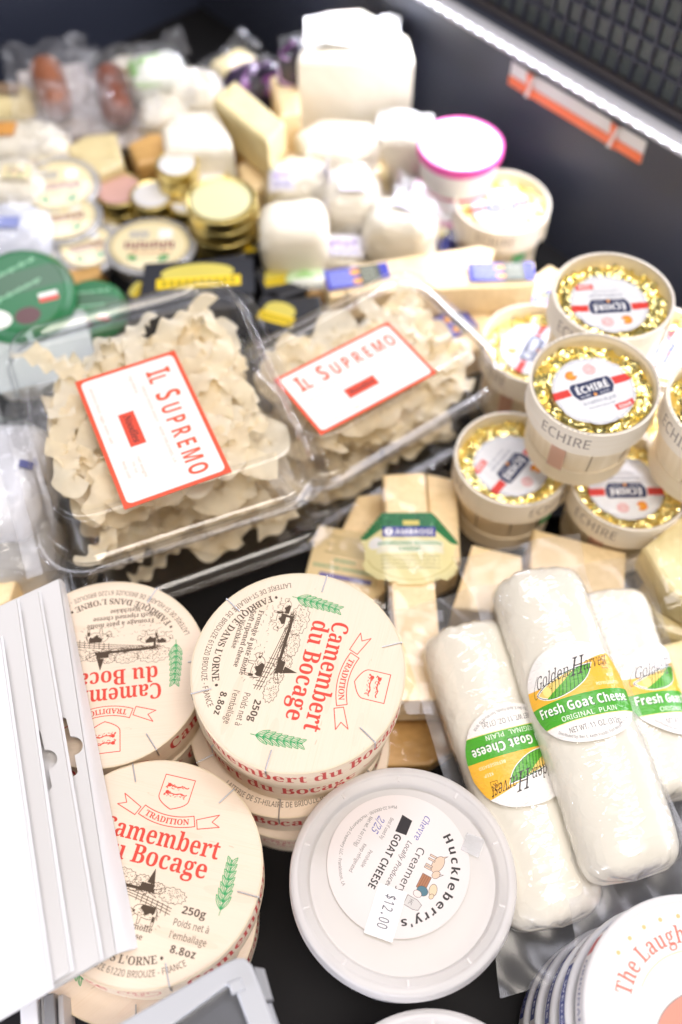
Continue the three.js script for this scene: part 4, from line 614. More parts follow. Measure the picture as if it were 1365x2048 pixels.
{
  const t = wedge('long narrow parmesan wedge in a clear pouch with green and cream label', [[766, 948], [850, 944], [892, 1400], [800, 1402]], 0.066, 0.034, M.parmWrapped);
  const a = P(822, 1095, 0.068).sub(t.position), w = 0.066, d = 0.056;
  const house = [[-0.5, -0.22], [-0.27, -0.5], [0.24, -0.5], [0.5, -0.18], [0.44, 0.0], [0.485, 0.22], [0.36, 0.4], [0.1, 0.5], [-0.1, 0.5], [-0.36, 0.4], [-0.485, 0.2], [-0.46, -0.02]].map(([x, z]) => V(x * w, 0, z * d));
  const g = slab(polyShape(house), 0.0004, 0.0001, 1), p = g.attributes.position, u = g.attributes.uv; for (let i = 0; i < p.count; i++) { u.setXY(i, p.getX(i) / w + 0.5, -p.getZ(i) / d + 0.5); }
  const fold = (geo, off) => { const q = geo.attributes.position; for (let i = 0; i < q.count; i++) { const e = Math.max(0, Math.abs(q.getX(i)) - 0.018); q.setY(i, q.getY(i) - e * 0.55 + off + 0.0004 * N3(q.getX(i) * 90, 2, q.getZ(i) * 90)); } geo.computeVertexNormals(); return geo; };
  const lab = part(t, 'printed_label', (() => { const n = grid(30, 24, (uu, v) => V((uu - 0.5) * w, 0, (v - 0.5) * d)); const s = n.attributes.position, keep = [], idx = n.index.array; const inside = (x, z) => { let c = false; for (let i = 0, j = house.length - 1; i < house.length; j = i++) if ((house[i].z > z) !== (house[j].z > z) && x < (house[j].x - house[i].x) * (z - house[i].z) / (house[j].z - house[i].z) + house[i].x) c = !c; return c; };
    for (let i = 0; i < idx.length; i += 3) { const x = (s.getX(idx[i]) + s.getX(idx[i + 1]) + s.getX(idx[i + 2])) / 3, z = (s.getZ(idx[i]) + s.getZ(idx[i + 1]) + s.getZ(idx[i + 2])) / 3; if (inside(x, z)) keep.push(idx[i], idx[i + 1], idx[i + 2]); } n.setIndex(keep); const un = n.attributes.uv; for (let i = 0; i < s.count; i++) un.setXY(i, s.getX(i) / w + 0.5, 0.5 - s.getZ(i) / d); return fold(n, 0); })(), phy(0xffffff, 0.45, { map: T.ambrosi, transmission: 0.3, thickness: 0, clearcoat: 0.5 }), V(a.x, 0.0357, a.z));
  lab.userData.label = 'green and cream printed label with a blue name bar';
  const pouch = grid(26, 48, (uu, v) => { const q = V(0, 0, 0).lerpVectors(P(808, 930, 0.066), P(848, 1430, 0.066), v).sub(t.position), x = (uu - 0.5) * 0.088, e = Math.max(0, Math.abs(x) - 0.018); return V(q.x + x, 0.0352 - e * 0.62 + 0.0012 * N3(x * 70, v * 14, 3) + (e > 0 ? 0.002 * N3(x * 50, v * 9, 8) : 0), q.z); }); part(t, 'pouch', pouch, M.film);
}
const wedgeLeft = wedge('tan parmesan wedge at the left of the labelled one, running under the camembert box', [[640, 1150], [716, 990], [765, 985], [772, 1180], [700, 1240]], 0.034, 0.032, M.parmWrapped, { wrap: 0.02 });
{ const t = wedgeLeft, w = 0.05, d = 0.042, g = slab(polyShape([V(-w / 2, 0, -d / 2), V(w / 2, 0, -d / 2), V(w / 2, 0, d / 2), V(-w / 2, 0, d / 2)]), 0.0004, 0), p = g.attributes.position, u = g.attributes.uv; for (let i = 0; i < p.count; i++) u.setXY(i, p.getX(i) / w + 0.5, -p.getZ(i) / d + 0.5); part(t, 'printed_label', g, phy(0xffffff, 0.4, { map: T.ambrosiPale, transmission: 0.2, thickness: 0 }), P(694, 1112, 0.0352).sub(t.position)).rotation.y = rad(168); }
wedge('tan parmesan wedge at the right of the labelled one, behind its pouch', [[852, 946], [914, 958], [922, 1120], [868, 1150]], 0.044, 0.04, M.parmWrapped);
wedge('tan triangular parmesan wedge behind the goat cheese logs, left of two', [[945, 1088], [1044, 1112], [1052, 1230], [905, 1215]], 0.046, 0.044, M.parm);
wedge('tan square parmesan wedge under the butter baskets, behind the middle goat cheese log', [[1066, 1056], [1254, 1104], [1248, 1220], [1058, 1180]], 0.05, 0.048, M.parm);
wedge('pale parmesan block directly under the labelled wedge, rind edge toward the viewer', [[786, 1300], [900, 1300], [912, 1424], [772, 1426]], 0.031, 0.015, M.parmWrapped);
wedge('brown rind end of a parmesan block above the frosted tub', [[742, 1440], [812, 1418], [905, 1430], [925, 1490], [860, 1530], [760, 1532]], 0.0155, 0.015, M.rind, { wrap: 0.012 });
wedge('pale wrapped cheese wedge at the right edge beside the lower right butter basket', [[1288, 1092], [1372, 1024], [1420, 1130], [1420, 1230], [1340, 1180]], 0.075, 0.03, M.pale, { wrap: 0.012, bevel: 0.004 });
wedge('yellowish wrapped cheese wedge under the pale one at the right edge', [[1288, 1160], [1340, 1150], [1420, 1180], [1420, 1290], [1330, 1262], [1292, 1205]], 0.044, 0.04, M.pale, { wrap: 0.008, bevel: 0.006 });
wedge('pale yellow cheese wedge at the right edge beside the right goat cheese log', [[1306, 1292], [1372, 1276], [1430, 1400], [1400, 1520], [1338, 1440]], 0.052, 0.05, M.pale, { bevel: 0.003 });
wedge('cream cheese wedge in film between the right goat cheese log and the yellow wedge', [[1296, 1320], [1312, 1300], [1350, 1440], [1345, 1480]], 0.056, 0.05, M.softWet, { bevel: 0.002 });
wedge('tan cheese wedge at the left edge above the white plastic sheets', [[-40, 1110], [0, 1090], [34, 1160], [20, 1200], [-40, 1230]], 0.07, 0.05, M.parm);
wedge('flat pale cheese wedge peeking between the white sheets and the clear box', [[34, 1180], [80, 1168], [130, 1190], [120, 1260], [40, 1260]], 0.05, 0.04, M.parm);
{ // long wedges with blue labels
  const long = (label, poly, h, thick, at, ang, w, d, mat = M.parmWrapped) => { const t = wedge(label, poly, h, thick, mat, { cat: 'cheese wedge' }); const g = slab(polyShape([V(-w / 2, 0, -d / 2), V(w / 2, 0, -d / 2), V(w / 2, 0, d / 2), V(-w / 2, 0, d / 2)]), 0.0004, 0), p = g.attributes.position, u = g.attributes.uv; for (let i = 0; i < p.count; i++) u.setXY(i, p.getX(i) / w + 0.5, -p.getZ(i) / d + 0.5); part(t, 'printed_label', g, printed(T.bluelabel, 0.4), P(at[0], at[1], h + 0.0022).sub(t.position)).rotation.y = ang; return t; };
  long('long pale parmesan wedge with a blue label at its right end, lying crosswise in front', [[800, 548], [1070, 522], [1072, 566], [1040, 572], [700, 588], [690, 580]], 0.082, 0.028, [1004, 543], rad(2), 0.052, 0.02);
  long('long pale parmesan wedge with a blue label at its left end, behind the crosswise one', [[648, 556], [700, 530], [960, 490], [990, 498], [975, 540], [660, 596]], 0.075, 0.03, [716, 552], rad(11), 0.052, 0.022);
  long('parmesan wedge with a blue and black label lying under the right pasta box corner', [[850, 640], [930, 606], [1000, 640], [985, 690], [900, 720]], 0.052, 0.03, [905, 648], rad(30), 0.034, 0.026);
  long('pale parmesan wedge with a blue label corner beside the glaring raised basket', [[1040, 570], [1100, 530], [1130, 545], [1120, 620], [1060, 625]], 0.05, 0.03, [1092, 600], rad(35), 0.022, 0.018);
  wedge('pale wedge lying beneath the two long blue-labelled wedges', [[700, 596], [1040, 580], [1060, 620], [800, 640]], 0.052, 0.05, M.parm);
}

// ---------- the far pile, out of focus ----------
function cheese(name, label, cat, px, py, h, w, hh, d, mat, o = {}) {   // px, py, h: middle of the top
  const pos = P(px, py, h).setY(h - hh), t = thing(name, label, cat, pos, rad(o.turn ?? 0), o.group);
  part(t, o.part ?? 'cheese', lump(w, hh, d, o.e ?? 0.55, o.amp ?? 0.0045, o.freq ?? 32, px * 0.37), mat);
  if (o.wrap) { const g = lump(w + 0.005, hh + 0.005, d + 0.005, (o.e ?? 0.55) + 0.05, 0.006, 75, py * 0.3, 60, 34); part(t, 'film_wrap', g, M.film, V(0, -0.0012, 0)); }
  if (o.wrap && !o.flap) { const f = part(t, 'film_flap', crinkle(w * 0.7, d * 0.8, 0.007, 60, px + 5), M.filmSoft, V(w * 0.3, hh + 0.002, -d * 0.15)); f.rotation.set(rad(15), 0, rad(28)); }
  if (o.flap) { const [fx, fy, fz, fw, fd, rx, rz, m] = o.flap, f = part(t, 'film_flap', crinkle(fw, fd, 0.006, 45, px), m ?? M.filmSoft, V(fx, fy, fz)); f.rotation.set(rad(rx), 0, rad(rz)); }
  if (o.label) { const [lx, lz, lw, ld, m, ang] = o.label, g = grid(14, 10, (u, v) => { const x = (u - 0.5) * lw, z = (v - 0.5) * ld, X = lx + x, Z = lz + z, k = 1 - Math.pow(Math.min(1, Math.abs(X) / (w / 2)), 4) , k2 = 1 - Math.pow(Math.min(1, Math.abs(Z) / (d / 2)), 4); return V(X, hh / 2 + hh / 2 * Math.pow(Math.max(0, k * k2), 0.35) + 0.0032, Z); }, (u, v) => [u, 1 - v]); part(t, 'printed_label', g, m).rotation.y = rad(ang ?? 0); }
  return t;
}
T.greenwrap.repeat.set(9, 9); T.purplebag.repeat.set(12, 12);
const purpleMat = printed(T.purple, 0.35), greenWrap = phy(0xffffff, 0.4, { map: T.greenwrap, clearcoat: 0.6 }), bagMat = phy(0xffffff, 0.35, { map: T.purplebag, clearcoat: 0.7 }), ovalMat = printed(T.oval, 0.45), byMat = printed(T.blackyellow, 0.4);
// tall white block and its neighbours
{ const t = thing('white_cheese', 'large tall white block of cheese standing highest at the back', 'white cheese', V(0, 0, 0)); const { c, g } = block([[594, 116], [606, 62], [650, 24], [722, 14], [780, 40], [820, 72], [829, 112], [829, 122], [596, 122]], 0.128, 0.128, 0.006); t.position.copy(c);
  const p = g.attributes.position; for (let i = 0; i < p.count; i++) { const y = p.getY(i); if (y > 0.1) p.setY(i, y + 0.004 * N3(p.getX(i) * 50, 1, p.getZ(i) * 50)); } g.computeVertexNormals(); part(t, 'cheese', g, M.soft); part(t, 'torn_paper', crinkle(0.085, 0.045, 0.006, 60, 9).translate(-0.004, 0.131, -0.004), M.white); }
wedge('flat pale white cheese slab in front of the tall white block', [[588, 262], [640, 232], [745, 240], [760, 282], [700, 308], [610, 300]], 0.085, 0.05, M.softWet, { cat: 'white cheese', bevel: 0.008 });
cheese('white_cheese', 'ribbed white cheese in film standing left of the pink-lidded tub', 'white cheese', 806, 258, 0.082, 0.042, 0.08, 0.036, M.softWet, { e: 0.4, wrap: true, turn: -10, flap: [0, 0.08, -0.004, 0.05, 0.03, 20, 4, M.white] });
cheese('white_cheese', 'rounded bare white cheese amid the far pile, in front of the purple print', 'white cheese', 585, 425, 0.092, 0.058, 0.055, 0.048, M.soft, { e: 0.5, turn: 4, amp: 0.0025 });
cheese('white_cheese', 'round white cheese in film behind and right of the bare rounded one', 'white cheese', 700, 355, 0.085, 0.056, 0.06, 0.055, M.softWet, { e: 0.75, wrap: true, label: [0.004, 0.01, 0.026, 0.016, purpleMat], flap: [-0.02, 0.06, 0.01, 0.04, 0.05, 10, 50] });
cheese('white_cheese', 'white cheese in film with purple print behind the bare rounded one', 'white cheese', 598, 335, 0.08, 0.062, 0.05, 0.05, M.softWet, { e: 0.6, wrap: true, label: [-0.014, 0.012, 0.022, 0.022, purpleMat], flap: [0.024, 0.045, 0.02, 0.02, 0.05, 30, 70, purpleMat] });
cheese('white_cheese', 'soft white cheese in loose film with pointed flaps, left of the blurred butter basket', 'white cheese', 808, 420, 0.09, 0.060, 0.055, 0.05, M.softWet, { e: 0.6, turn: -12, wrap: true, label: [0.005, -0.008, 0.035, 0.018, purpleMat, -12], flap: [0.02, 0.052, -0.012, 0.075, 0.035, 10, -38] });
// tubs with pink lids
{
  const pink = std(lin(0.62, 0.06, 0.30), 0.35), wall = std(lin(0.78, 0.77, 0.74), 0.4), print = std(lin(0.55, 0.02, 0.14), 0.4);
  const mk = (label, pos, lidMat) => { const t = thing('dairy_tub', label, 'dairy tub', pos, 0.4, 'pink dairy tubs'); part(t, 'cup', lathe([[0, 0], [0.028, 0], [0.0295, 0.002], [0.0345, 0.048], [0.0345, 0.05]], 48), wall); part(t, 'printed_band', lathe([[0.0293, 0.0045], [0.0316, 0.02]], 48), print);
    part(t, 'lid_rim', lathe([[0.0352, 0.044], [0.0368, 0.046], [0.0368, 0.0525], [0.0358, 0.0535], [0.0345, 0.0532], [0.0338, 0.052]], 56), pink); part(t, 'lid', new THREE.CircleGeometry(0.0339, 48).rotateX(-Math.PI / 2).translate(0, 0.0521, 0), wall); part(t, 'pink_corner', new THREE.CircleGeometry(0.0334, 30, 1.9, 1.9).rotateX(-Math.PI / 2).translate(0, 0.0525, 0), std(lin(0.75, 0.42, 0.6), 0.4)); return t; };
  mk('upper tub with a pink-rimmed white lid, against the dark wall', P(922, 287, 0.106).setY(0.053));
  mk('lower tub with a dark pink band, beneath the pink-lidded tub', P(922, 287, 0.106).setY(0.0).add(V(-0.002, 0, 0.001)));
}
// gold tins
function tins(label, where, px, py, h, r, n, top, group) {
  for (let k = n - 1; k >= 0; k--) {
    const hh = 0.0125, t = thing('gold_tin', k === n - 1 ? label : ['lowest', 'second lowest', 'third lowest'][k] + ' gold tin in the stack ' + where, 'gold tin', P(px, py, h).setY(h - (n - k) * hh).add(V(rr(-0.001, 0.001), 0, rr(-0.001, 0.001))), rr(0, 6), group);
    part(t, 'body', lathe([[0, 0.0004], [r - 0.001, 0.0004], [r, 0.0012], [r, 0.0098]], 48), M.tin); part(t, 'rim', lathe([[r, 0.0092], [r + 0.0008, 0.0098], [r + 0.0008, 0.0116], [r, 0.0122], [r - 0.001, 0.0118], [r - 0.0016, 0.0106], [0, 0.011]], 48), k === n - 1 && top ? M.tin : M.tin);
    if (k === n - 1 && top) part(t, 'printed_label', new THREE.CircleGeometry(r * 0.86, 40).rotateX(-Math.PI / 2).translate(0, 0.0118, 0), top);
  }
}
const paleGold = std(lin(0.72, 0.68, 0.38), 0.4), whiteLab = std(lin(0.8, 0.78, 0.76), 0.4), pinkLab = std(lin(0.7, 0.42, 0.36), 0.4), darkLab = std(lin(0.1, 0.07, 0.08), 0.4);
tins('large flat gold tin with pale lid on top of the biggest stack', 'of large tins with a pale lid', 443, 398, 0.088, 0.029, 4, paleGold, 'large gold tins in the biggest stack');
tins('small gold tin with white label standing highest behind the biggest stack', 'standing highest behind the large tins', 352, 326, 0.092, 0.0178, 3, whiteLab, 'small gold tins behind the biggest stack');
tins('small gold tin with white and dark label, left of the biggest stack', 'of white-labelled tins left of the large tins', 304, 388, 0.07, 0.019, 2, whiteLab, 'small gold tins left of the biggest stack');
tins('brown gold tin with pink label, leftmost of the tin stacks', 'with the pink label on top', 238, 376, 0.066, 0.022, 4, pinkLab, 'gold tins in the leftmost stack');
tins('small gold tin with white label half hidden behind the biggest stack', 'half hidden just left of the large tins', 372, 402, 0.066, 0.016, 2, whiteLab, 'small gold tins half hidden by the biggest stack');
tins('gold tin with white label right behind the pale lid', 'right behind the pale lid', 412, 356, 0.075, 0.018, 2, whiteLab, 'gold tins right behind the pale lid');
wedge('crumpled gold foil wedge below the stack of large gold tins', [[392, 500], [420, 462], [512, 462], [520, 488], [440, 512]], 0.05, 0.03, std(lin(0.75, 0.62, 0.2), 0.3, { metalness: 0.8 }), { cat: 'foil pack', bevel: 0.003 });
// oval packs
function oval(label, px, py, h, w, d, turn, tilt) {
  const t = thing('oval_pack', label, 'cheese pack', P(px, py, h).setY(h - 0.022), rad(turn)); t.rotation.order = 'YXZ'; t.rotation.x = rad(tilt);
  const sc = (g) => g.scale(1, 1, d / w); part(t, 'tray', sc(lathe([[0, 0], [w / 2 - 0.005, 0], [w / 2 - 0.002, 0.003], [w / 2, 0.019], [w / 2 + 0.003, 0.0195], [w / 2 + 0.003, 0.0205], [w / 2 - 0.004, 0.021]], 56)), phy(lin(0.85, 0.85, 0.87), 0.2, { transmission: 0.7, thickness: 0 })); part(t, 'cheese', sc(lathe([[0, 0.002], [w / 2 - 0.006, 0.002], [w / 2 - 0.003, 0.018], [0, 0.019]], 48)), M.soft);
  const g = new THREE.CircleGeometry(w / 2 - 0.003, 48).rotateX(-Math.PI / 2); sc(g); part(t, 'printed_label', g, ovalMat, V(0, 0.0225, 0));
  part(t, 'film_cover', sc(lathe([[w / 2 + 0.002, 0.0212], [w / 2 - 0.004, 0.0238], [0, 0.0242]], 48)), M.film); return t;
}
oval('oval pack with cream label and dark red lettering, touching the large black pack', 300, 486, 0.062, 0.072, 0.058, 2, 6);
oval('oval pack with cream label and dark red lettering, highest at the left of the tins', 118, 362, 0.078, 0.064, 0.056, 8, 14);
oval('oval pack with cream label half covered, in the middle of the left column', 126, 428, 0.07, 0.060, 0.05, 14, 10);
oval('oval pack with cream label and green mark, just above the green lids', 172, 486, 0.06, 0.05, 0.05, 22, 10);
wedge('orange wedge of cheese between the oval pack and the small green lid', [[120, 545], [170, 510], [205, 512], [200, 552], [150, 566]], 0.055, 0.04, M.rind);
// black and yellow packs
function pack(label, poly, h, thick, at, ang, w, d, mat = M.black, tilt) {
  const { c, g } = block(poly, h, thick, 0.002), t = thing('card_pack', label, 'cheese pack', c); part(t, 'carton', g, mat);
  const l = slab(polyShape([V(-w / 2, 0, -d / 2), V(w / 2, 0, -d / 2), V(w / 2, 0, d / 2), V(-w / 2, 0, d / 2)]), 0.0004, 0), p = l.attributes.position, u = l.attributes.uv; for (let i = 0; i < p.count; i++) u.setXY(i, p.getX(i) / w + 0.5, -p.getZ(i) / d + 0.5); part(t, 'printed_label', l, byMat, P(at[0], at[1], h + 0.0008).sub(c)).rotation.y = rad(ang); return t;
}
pack('large black pack with pale green oval and bright yellow strip, above the left pasta box', [[284, 560], [300, 536], [488, 506], [508, 600], [490, 612], [270, 636]], 0.074, 0.03, [398, 556], 5, 0.088, 0.040);
pack('small black and yellow pack behind the rounded white cheese', [[430, 500], [520, 478], [540, 500], [450, 520]], 0.05, 0.04, [476, 500], 8, 0.04, 0.014);
pack('black and olive pack at the right corner of the large black pack', [[505, 548], [560, 520], [640, 520], [650, 566], [560, 596]], 0.048, 0.04, [556, 556], 14, 0.03, 0.03);
pack('black pack with pale yellow label between the two pasta boxes', [[510, 640], [520, 600], [640, 590], [650, 640], [560, 680]], 0.05, 0.04, [556, 630], -20, 0.04, 0.035);
pack('dark pack with olive label corner left of the large black pack', [[256, 590], [272, 545], [300, 545], [300, 610], [262, 630]], 0.055, 0.04, [276, 578], 70, 0.026, 0.014);
cheese('card_pack', 'small pack with green and red print under the rounded white cheese', 'cheese pack', 610, 540, 0.05, 0.034, 0.03, 0.03, printed(T.greenwrap, 0.4), { e: 0.3, part: 'wrapper' });
cheese('white_cheese', 'small printed film pack between the two wrapped white cheeses', 'white cheese', 680, 492, 0.055, 0.05, 0.04, 0.036, M.softWet, { wrap: true, label: [0, 0, 0.04, 0.026, purpleMat] });
// green lids at the left
{
  const mat = printed(T.green, 0.35), clear = M.filmSoft;
  const mk = (label, px, py, h, r, turn, tilt) => { const t = thing('green_pack', label, 'cheese pack', P(px, py, h).setY(h - 0.03), rad(turn)); t.rotation.order = 'YXZ'; t.rotation.x = rad(tilt); const g = lathe([[0, 0.03], [r * 0.8, 0.03], [r * 0.86, 0.0292], [r, 0.022], [r, 0.019]], 26); const p = g.attributes.position, u = g.attributes.uv; for (let i = 0; i < p.count; i++) u.setXY(i, p.getX(i) / r / 2 + 0.5, -p.getZ(i) / r / 2 + 0.5); part(t, 'lid', g, mat); part(t, 'tray', lathe([[0, 0.001], [r * 0.85, 0.001], [r * 0.98, 0.019]], 40), clear); part(t, 'cheese', lathe([[0, 0.003], [r * 0.8, 0.003], [r * 0.88, 0.02], [0, 0.021]], 30), M.soft); return t; };
  mk('large green-lidded cheese pack with white panel and small flag, at the left edge', 36, 566, 0.088, 0.042, 20, 14);
  mk('smaller green-lidded cheese pack right of the large green one', 184, 600, 0.070, 0.029, -10, 12);
  const t = thing('clear_tray', 'clear empty-looking plastic tray in front of the large green lid', 'plastic tray', P(60, 690, 0.07).setY(0.03), 0.3); part(t, 'tray', loft([[0.002, 0.036, 0.03, 0.012], [0, 0.038, 0.032, 0.013], [0.036, 0.046, 0.04, 0.016], [0.037, 0.051, 0.045, 0.018]], 64, true, false), M.pet); part(t, 'cover', slab(polyShape([V(-0.046, 0, -0.04), V(0.046, 0, -0.04), V(0.046, 0, 0.04), V(-0.046, 0, 0.04)]), 0.0006, 0.0001), phy(lin(0.86, 0.9, 0.89), 0.3, { transmission: 0.55, thickness: 0 }), V(0, 0.0385, 0)); part(t, 'cheese', lump(0.066, 0.026, 0.054, 0.5), M.soft, V(0, 0.004, 0));
}
// hard and semi-hard wedges of the far pile
wedge('cream wedge with brown underside in the middle left of the far pile', [[122, 296], [170, 268], [232, 262], [250, 330], [200, 350]], 0.075, 0.06, M.pale, { bevel: 0.005, wrap: 0.006 });
wedge('brown-sided cheese wedge left of the large pale one in the far pile', [[256, 286], [300, 264], [336, 266], [330, 318], [276, 330]], 0.078, 0.07, M.rind, { bevel: 0.003 });
wedge('large pale wedge with cut face toward the viewer behind the gold tins', [[322, 258], [350, 226], [430, 216], [462, 268], [468, 300], [330, 300]], 0.098, 0.09, M.softWet, { bevel: 0.005 });
wedge('slanted pale block of cheese with a shaded side, left of the tall white block', [[426, 196], [470, 160], [570, 244], [536, 286]], 0.104, 0.04, M.pale, { bevel: 0.003 });
wedge('tan cheese wedge upright between the slanted block and the tall white block', [[540, 150], [598, 140], [600, 226], [560, 232]], 0.098, 0.09, M.parm, { bevel: 0.004 });
wedge('flat tan cheese wedge behind the purple-printed film', [[474, 330], [530, 290], [598, 280], [604, 330], [540, 372], [490, 380]], 0.06, 0.05, M.parm, { bevel: 0.004 });
wedge('tan wedge under the slanted pale block', [[440, 250], [500, 240], [540, 300], [480, 320]], 0.06, 0.055, M.rind);
// cured sausage trays
{
  const mk = (label, px, py, h, turn, tone) => { const t = thing('sausage_pack', label, 'sausage pack', P(px, py, h).setY(h - 0.028), rad(turn)); t.rotation.order = 'YXZ'; t.rotation.x = rad(10); part(t, 'backing_card', slab(polyShape([V(-0.032, 0, -0.045), V(0.032, 0, -0.045), V(0.032, 0, 0.045), V(-0.032, 0, 0.045)]), 0.003, 0.0008), std(lin(0.6, 0.54, 0.5), 0.5), V(0, 0.012, 0));
    const s = new THREE.CapsuleGeometry(0.015, 0.04, 10, 24).rotateX(Math.PI / 2).rotateY(0.1), p = s.attributes.position; for (let i = 0; i < p.count; i++) { const k = 1 + 0.07 * N3(p.getX(i) * 120, p.getY(i) * 120, p.getZ(i) * 90); p.setXYZ(i, p.getX(i) * k, p.getY(i) * k, p.getZ(i)); } s.computeVertexNormals(); part(t, 'sausage', s, phy(tone, 0.45, { clearcoat: 0.6, bumpMap: grainBump, bumpScale: 0.001 }), V(-0.002, 0.026, -0.004)); part(t, 'film_wrap', crinkle(0.078, 0.1, 0.009, 55, px).translate(0, 0.038, 0), M.filmSoft); part(t, 'film_flap', crinkle(0.03, 0.07, 0.008, 45, px + 3).rotateZ(0.9).translate(0.034, 0.03, 0), M.filmSoft); return t; };
  mk('cured orange-brown sausage pack at the far left against the dark back wall', 106, 170, 0.085, 14, lin(0.30, 0.095, 0.035));
  mk('darker red-brown sausage pack right of the orange-brown one', 232, 186, 0.08, 10, lin(0.21, 0.06, 0.03));
  cheese('sausage_pack', 'flat sliced meat pack in silvery film in front of the two sausages', 'sausage pack', 140, 245, 0.06, 0.085, 0.03, 0.045, phy(lin(0.24, 0.09, 0.07), 0.4, { clearcoat: 0.6 }), { e: 0.4, part: 'meat', wrap: true, flap: [0.02, 0.034, 0.008, 0.09, 0.05, 8, 5] });
}
// paper-wrapped fresh cheeses with green print
[[308, 118, 0.102, 0.054, 0.045, 18, 'topmost fresh cheese in white and green paper at the back'], [388, 158, 0.09, 0.05, 0.05, -8, 'plain white fresh cheese right of the topmost green-printed one'], [330, 205, 0.082, 0.05, 0.045, 6, 'round white fresh cheese in front of the other green-printed ones'], [268, 146, 0.085, 0.036, 0.04, 30, 'cream fresh cheese at the left of the green-printed group'], [342, 160, 0.075, 0.05, 0.05, 40, 'fresh cheese with grey-green print in the middle of its group']].forEach(([x, y, h, w, d, turn, label], i) => cheese('fresh_cheese', label, 'fresh cheese', x, y, h, w, 0.045, d, i === 1 || i === 2 ? M.softWet : i === 3 ? M.pale : greenWrap, { e: 0.62, turn, wrap: i < 3, part: 'wrapped_cheese' }));
cheese('fresh_cheese', 'small cheese with a dark green leaf, right of the green-printed group', 'fresh cheese', 424, 190, 0.07, 0.03, 0.04, 0.03, M.softWet, { e: 0.6, label: [0, 0.005, 0.016, 0.014, std(lin(0.03, 0.2, 0.05), 0.5)] });
// purple bags
[[500, 140, 0.075, 0.06, 20, 'dark purple bag at the left of the purple group by the back wall'], [548, 128, 0.09, 0.05, -20, 'purple and white bag in front of the dark purple one'], [586, 78, 0.135, 0.034, 10, 'round purple-topped packet highest behind the tall white block'], [575, 150, 0.08, 0.04, 40, 'purple packet close to the left face of the tall white block']].forEach(([x, y, h, w, turn, label], i) => cheese('purple_bag', label, 'purple bag', x, y, h, w, h - 0.005, w * 0.8, bagMat, { e: 0.8, turn, amp: 0.005, part: 'bag', flap: [0, h - 0.01, 0, w * 0.7, w * 0.5, 40, 20] }));
// things at the left edge
cheese('cream_cheese_round', 'cream-coloured round cheese at the far left edge below the sausages', 'round cheese', 8, 182, 0.085, 0.05, 0.05, 0.045, M.pale, { e: 0.7, label: [0, 0, 0.03, 0.016, std(lin(0.3, 0.2, 0.12), 0.5)] });
cheese('cheese_bag', 'white bag with orange and pink print at the left edge', 'cheese bag', 40, 262, 0.088, 0.085, 0.07, 0.05, M.softWet, { e: 0.65, part: 'bag', wrap: true, label: [-0.02, 0, 0.034, 0.018, std(lin(0.72, 0.34, 0.08), 0.4)] });
cheese('white_cheese', 'glaring round white cheese at the left edge above the bluish bag', 'white cheese', 22, 338, 0.09, 0.056, 0.055, 0.05, M.softWet, { e: 0.8, wrap: true, label: [0.006, 0.006, 0.024, 0.016, ovalMat] });
cheese('cheese_bag', 'bluish white film bag at the left edge above the green lid', 'cheese bag', 18, 432, 0.085, 0.06, 0.055, 0.06, phy(lin(0.74, 0.76, 0.84), 0.4, { clearcoat: 0.6 }), { e: 0.7, part: 'bag', wrap: true, label: [0, 0.01, 0.022, 0.012, std(lin(0.28, 0.32, 0.62), 0.4)], flap: [0, 0.05, 0.03, 0.06, 0.04, 20, 0] });
cheese('cheese_bag', 'pale bag with small orange spot behind the large green lid', 'cheese bag', 60, 480, 0.06, 0.07, 0.05, 0.05, M.softWet, { e: 0.6, part: 'bag', wrap: true, flap: [0.01, 0.05, 0.01, 0.08, 0.05, 10, -8] });
cheese('cheese_bag', 'clear film bag with yellow and blue print at the left edge beside the pasta box', 'cheese bag', -8, 930, 0.11, 0.06, 0.06, 0.09, phy(lin(0.78, 0.78, 0.8), 0.35, { clearcoat: 0.7 }), { e: 0.6, part: 'bag', wrap: true, label: [0.02, 0.0, 0.008, 0.006, std(lin(0.08, 0.09, 0.3), 0.4)] });
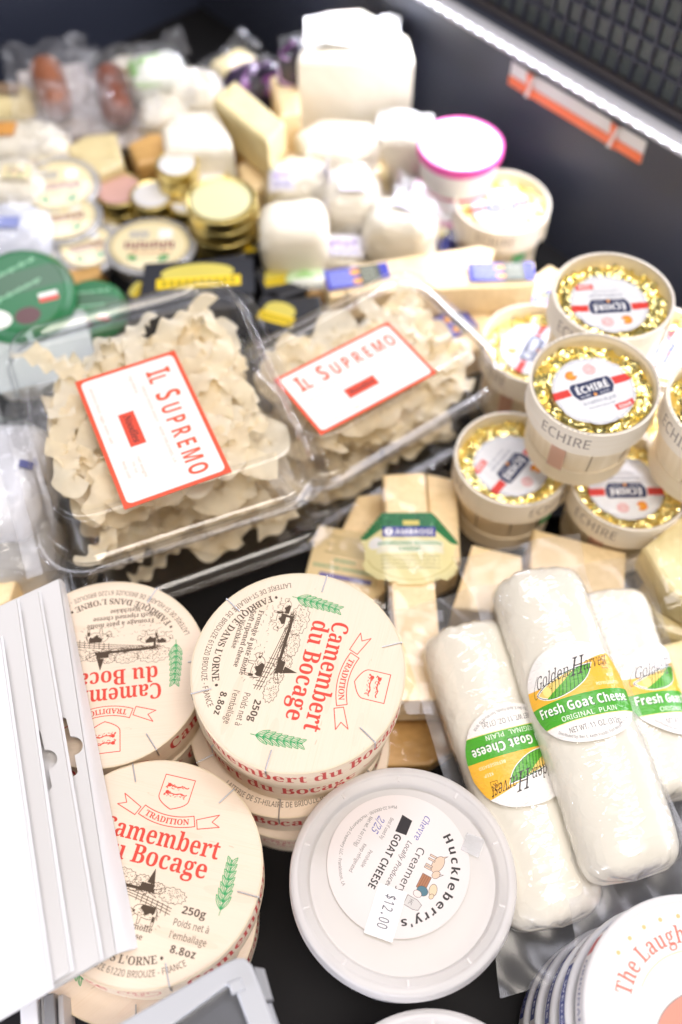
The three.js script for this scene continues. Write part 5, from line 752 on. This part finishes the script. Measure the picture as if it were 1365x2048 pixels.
cheese('cheese_bag', 'crumpled grey film bag at the left edge below the yellow print', 'cheese bag', 14, 1060, 0.085, 0.06, 0.06, 0.06, phy(lin(0.42, 0.40, 0.36), 0.35, { clearcoat: 0.7 }), { e: 0.7, part: 'bag', wrap: true, flap: [0, 0.062, 0, 0.07, 0.06, 8, 6] });
// small film-wrapped pieces that fill the gaps of the far pile
[[252, 128, 0.05, 0.04, 'cheese_bag', 'small clear bag between the sausages and the green-printed cheeses', M.softWet, 'cheese bag'],
 [470, 118, 0.055, 0.045, 'cheese_bag', 'dim film-wrapped piece behind the slanted pale block at the back', M.pale, 'cheese bag'],
 [650, 500, 0.045, 0.03, 'cheese_piece', 'small film-wrapped piece with purple print beside the long wedge at left', M.softWet, 'cheese piece', purpleMat],
 [560, 492, 0.05, 0.03, 'cheese_piece', 'small olive and cream piece just left of the bare rounded white cheese', M.pale, 'cheese piece', byMat],
 [740, 320, 0.06, 0.036, 'cheese_piece', 'cream film-wrapped piece between the pale slab and the ribbed white cheese', M.pale, 'cheese piece'],
 [880, 468, 0.045, 0.036, 'cheese_piece', 'dark olive wrapped piece under the lower pink tub by the blurred basket', M.navy, 'cheese piece', byMat],
 [632, 560, 0.046, 0.03, 'cheese_piece', 'orange-rinded stub at the left end of the long blue-labelled wedges', M.rind, 'cheese piece'],
 [78, 330, 0.075, 0.045, 'cheese_piece', 'pale wrapped piece between the left bags and the highest oval pack', M.pale, 'cheese piece', ovalMat],
 [214, 440, 0.045, 0.034, 'cheese_piece', 'cream wrapped piece between the oval packs and the pink-labelled tins', M.softWet, 'cheese piece', ovalMat],
 [74, 440, 0.062, 0.036, 'cheese_piece', 'cream wrapped piece left of the half covered oval pack', M.pale, 'cheese piece', ovalMat],
].forEach(([x, y, h, w, name, label, mat, cat, lab], i) => cheese(name, label, cat, x, y, h, w, h - 0.004, w * 0.8, mat, { e: 0.5, turn: i * 47, wrap: i !== 5, label: lab ? [0, 0, w * 0.6, w * 0.42, lab] : null }));
renderer.render(scene, camera);
